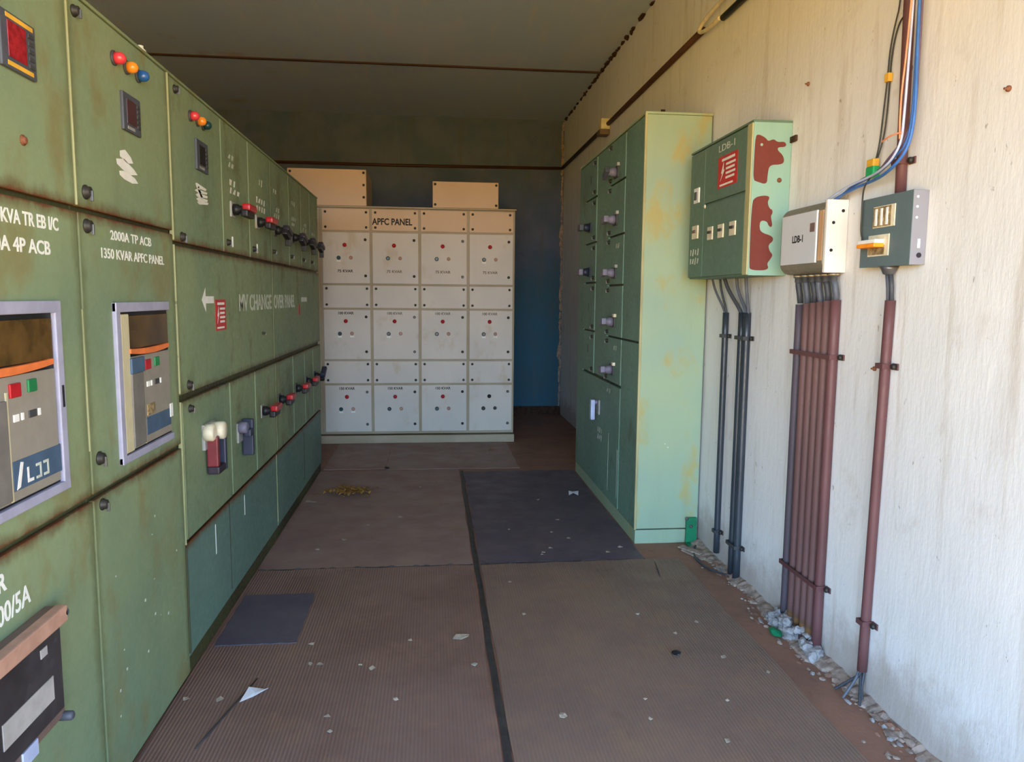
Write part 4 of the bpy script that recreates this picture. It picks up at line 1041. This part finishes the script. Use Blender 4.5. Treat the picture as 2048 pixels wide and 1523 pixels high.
for sgn in (0,):
    i = mb.mi('joint'); vs = []
    for k in range(n+1):
        y = .9 + (5.9-.9)*k/n; w = .004*math.sin(k*.7)+.003*math.sin(k*1.9)
        vs.append([mb.bm.verts.new((.209+w*.4, y, .0005)), mb.bm.verts.new((.209+w*.4, y, .004)), mb.bm.verts.new((.2225+w*.3, y, .0075)), mb.bm.verts.new((.235+w*.3, y, .004)), mb.bm.verts.new((.235+w*.3, y, .0005))])
    for a, b in zip(vs, vs[1:]):
        for k in range(5):
            f = mb.bm.faces.new([a[k], a[(k+1) % 5], b[(k+1) % 5], b[k]]); f.material_index = i
    mb.bm.faces.new(vs[0]); mb.bm.faces.new(vs[-1][::-1])
solo(mb, 'mat_joint_strip', 'long dark rubber joint strip between the left and right mats', 'floor strip')

MB().tube([(-.735, 2.25, .0046), (-.715, 2.34, .0046), (-.703, 2.40, .0046), (-.673, 2.537, .0046), (-.644, 2.672, .0046)], [.003, .005, .004, .0035, .002], 'joint', 6).build('tear', fm1)
MB().tube([(1.171, 3.74, .0044), (1.15, 3.62, .0044), (1.135, 3.53, .0044)], [.002, .0045, .002], 'joint', 6).build('tear', fm2)

for (xa, xb, ya, yb, lab) in ((-.89, .20, 3.7705, 3.7865, 'short dark strip as shade in the gap between front left and back left mats'),
                              (.245, 1.13, 3.7725, 3.796, 'dark rippled strip as shade in the gap along the near edge of the charcoal mat')):
    mb = MB(); i = mb.mi('joint'); prev = None; ym = (ya+yb)/2  # added dark strips paint the shade of the gaps between mats
    for k in range(81):
        x = xa + (xb-xa)*k/80; w = .004*math.sin(k*.55) + .004*math.sin(k*1.43)
        ring = [mb.bm.verts.new(p) for p in ((x, ya, .0005), (x, ya, .003), (x, ym, .0048+max(0, w)), (x, yb, .003), (x, yb, .0005))]
        if prev:
            for q in range(5):
                f = mb.bm.faces.new([prev[q], prev[(q+1) % 5], ring[(q+1) % 5], ring[q]]); f.material_index = i
        else: mb.bm.faces.new(ring)
        prev = ring
    mb.bm.faces.new(prev[::-1])
    solo(mb, 'mat_joint_strip', lab, 'floor strip')

# ---------------------------------------------------------------- rubble, scraps and litter
mb = MB()
i = mb.mi('mortar'); prev = None                               # uneven cement fillet left along the wall foot
for k in range(121):
    y = 1.6 + 2.42*k/120
    w = .055 + .022*math.sin(y*5.1) + .014*math.sin(y*17) + R_.uniform(-.008, .008); h = .022 + .008*math.sin(y*8) + R_.uniform(-.005, .005)
    ring = [mb.bm.verts.new(p) for p in ((XR+.002, y, -.002), (XR-w, y, -.002), (XR-w*.93, y, h*.35), (XR-w*.5, y, h*.7+R_.uniform(-.003, .003)), (XR+.002, y, h))]
    if prev:
        for q in range(5):
            f = mb.bm.faces.new([prev[q], prev[(q+1) % 5], ring[(q+1) % 5], ring[q]]); f.material_index = i
    prev = ring
for k in range(430):
    y = R_.uniform(1.7, 4.0)
    w = .10 + .03*math.sin(y*5) + .02*math.sin(y*13)
    d_ = abs(R_.gauss(0, .45))*w
    s = R_.uniform(.003, .014)*(1.15 if d_ < .05 else .7)
    mb.lump((XR-.004-d_, y, s*.25), s*R_.uniform(.8, 1.7), s*R_.uniform(.9, 2.6), s*.75, R_.choice(['mortar', 'mortar', 'mortar', 'cementwhite', 'floor', 'floor']), .35)
solo(mb, 'mortar_rubble', 'crumbled pale mortar and dirt along the foot of the right wall', 'rubble', None, 'stuff')
mb = MB()
for k in range(60):
    y = R_.uniform(2.62, 3.0); h = .085*(1-((y-2.8)/.24)**2*.6)
    mb.lump((1.512-R_.uniform(0, .055), y, R_.uniform(0, h)*.8), R_.uniform(.01, .026), R_.uniform(.012, .03), R_.uniform(.012, .026), 'cementwhite', .3, 2)
solo(mb, 'cement_lump', 'rough pale cement lump around the feet of the six maroon pipes', 'cement')
mb = MB(); mb.lump((1.425, 2.86, .014), .022, .04, .014, 'emerald', .25, 2)
solo(mb, 'plastic_scrap', 'dark green scrap beside the cement lump at the six pipes', 'litter')
mb = MB(); mb.prism(Fr((0, 0, .012), (1, 0, 0), (0, 1, 0), (0, 0, 1)), [(1.36, 3.93), (1.44, 3.80), (1.475, 3.83), (1.40, 3.955)], 0, .006, 'mortar'); mb.prism(Fr((0, 0, .003), (1, 0, 0), (0, 1, 0), (0, 0, 1)), [(1.37, 3.90), (1.43, 3.74), (1.46, 3.76), (1.40, 3.94)], 0, .009, 'mortar')
solo(mb, 'plaster_slab', 'flat broken plaster pieces on floor below the green bracket', 'rubble')

def scrap(P, z, m, name, label, cat, group=None, lift=.0):
    """thin crumpled flake lying on the floor"""
    mb = MB(); i = mb.mi(m); n = len(P)
    cx_, cy_ = sum(p[0] for p in P)/n, sum(p[1] for p in P)/n
    for dz in (0, .0012):
        c = mb.bm.verts.new((cx_, cy_, z+dz+lift*.4))
        vs = [mb.bm.verts.new((x, y, z+dz+(lift if k % 2 else 0))) for k, (x, y) in enumerate(P)]
        for k in range(n):
            f = mb.bm.faces.new([c, vs[k], vs[(k+1) % n]]); f.material_index = i
        if dz == 0: low = vs
    for k in range(n):
        f = mb.bm.faces.new([low[k], low[(k+1) % n], vs[(k+1) % n], vs[k]]); f.material_index = i
    return solo(mb, name, label, cat, group)
ZM = .0042
scrap([(-.668, 2.512), (-.655, 2.59), (-.60, 2.592), (-.585, 2.575), (-.63, 2.545)], ZM, 'paper', 'paper_scrap', 'torn white paper triangle on the front left mat', 'paper', None, .012)
scrap([(.955, 5.10), (.965, 5.17), (1.0, 5.20), (1.035, 5.16), (1.02, 5.09), (.99, 5.11)], ZM, 'paper', 'paper_scrap', 'crumpled white scrap on the charcoal mat by the feeder cabinet', 'paper', None, .014)
scrap([(.075, 2.93), (.09, 2.96), (.145, 2.965), (.14, 2.935), (.11, 2.92)], ZM, 'chip', 'paper_scrap', 'long pale flake on the front left mat near the joint strip', 'litter', None, .005)
scrap([(-.87, 5.06), (-.80, 5.03), (-.79, 5.05), (-.86, 5.09)], ZM, 'chip', 'paper_scrap', 'thin pale sliver on the back left mat against the switchgear', 'litter', None, .004)
scrap([(.50, 6.70), (.56, 6.69), (.57, 6.73), (.52, 6.74)], ZM, 'leafdry', 'dry_leaf', 'small tan leaf on the mat before the APFC panel', 'leaf', None, .008)
mb = MB()
for k in range(46):
    a = R_.uniform(0, 6.28); px, py = R_.gauss(-.59, .085), R_.gauss(5.27, .05); L = R_.uniform(.03, .09); w = R_.uniform(.006, .016)
    dx, dy = math.cos(a), math.sin(a); z0 = ZM + R_.uniform(0, .02)
    i = mb.mi('leafdry'); pr = []
    for s_, ww, hz_ in ((0, .25, 0), (.35, 1, .012), (.7, .8, .016), (1, .1, .004)):
        cx_, cy_ = px+dx*L*s_, py+dy*L*s_
        pr.append((mb.bm.verts.new((cx_-dy*w*ww, cy_+dx*w*ww, z0+hz_)), mb.bm.verts.new((cx_+dy*w*ww, cy_-dx*w*ww, z0+hz_+.006))))
    for p, q in zip(pr, pr[1:]):
        f = mb.bm.faces.new([p[0], p[1], q[1], q[0]]); f.material_index = i
    if k % 3 == 0: mb.tube([(px, py, z0+.003), (px+dy*.04, py-dx*.04, z0+.013), (px+dy*.08, py-dx*.07, z0+.006)], .0018, 'leafdry', 5)
solo(mb, 'dried_leaves', 'clump of dried brown leaves and stalks on the back left mat', 'leaves', None, 'stuff')

for (x, y, lab) in ((-.38, 6.02, 'small black crumb at the joint before the APFC panel mats'), (.95, 2.72, 'small dark crumb on the front right mat')):
    mb = MB(); mb.lump((x, y, .010), .018, .014, .008, 'black', .3, 2); solo(mb, 'dirt_crumb', lab, 'litter')
CH = {'front left rubber mat': [(-.74, 2.537), (-.86, 2.551), (-.471, 2.762), (-.433, 2.759), (-.335, 2.306), (-.355, 2.394), (-.137, 2.483), (-.232, 2.71), (.151, 2.707), (-.10, 2.93), (-.28, 2.74), (-.49, 2.93)],
      'front right rubber mat': [(.428, 2.33), (.395, 3.139), (1.132, 2.999), (1.005, 2.899), (1.129, 2.682), (.734, 2.406), (.716, 2.283), (1.019, 2.371), (.925, 2.137), (.372, 3.519), (1.25, 2.55), (.9, 3.1)],
      'charcoal rubber mat': [(.715, 4.998), (.646, 3.998), (.589, 3.897), (.777, 4.526), (1.043, 3.984), (.954, 3.908), (.60, 3.93), (.70, 4.28), (.45, 4.35), (.78, 4.16)],
      'back left rubber mat': [(-.214, 4.655), (-.51, 4.236), (-.64, 4.075), (-.1, 5.4), (-.4, 4.5)]}
for where, pts in CH.items():
    for (x, y) in pts:
        s = R_.uniform(.006, .013); n = R_.choice([4, 5, 6]); a0 = R_.uniform(0, 6)
        P = [(x + s*R_.uniform(.7, 1.5)*math.cos(a0+6.283*k/n), y + s*R_.uniform(.7, 1.6)*math.sin(a0+6.283*k/n)) for k in range(n)]
        scrap(P, ZM, 'chip', 'paint_chip', 'small pale paint chip lying on the %s' % where, 'paint chip', 'paint chips on the %s' % where, .003)
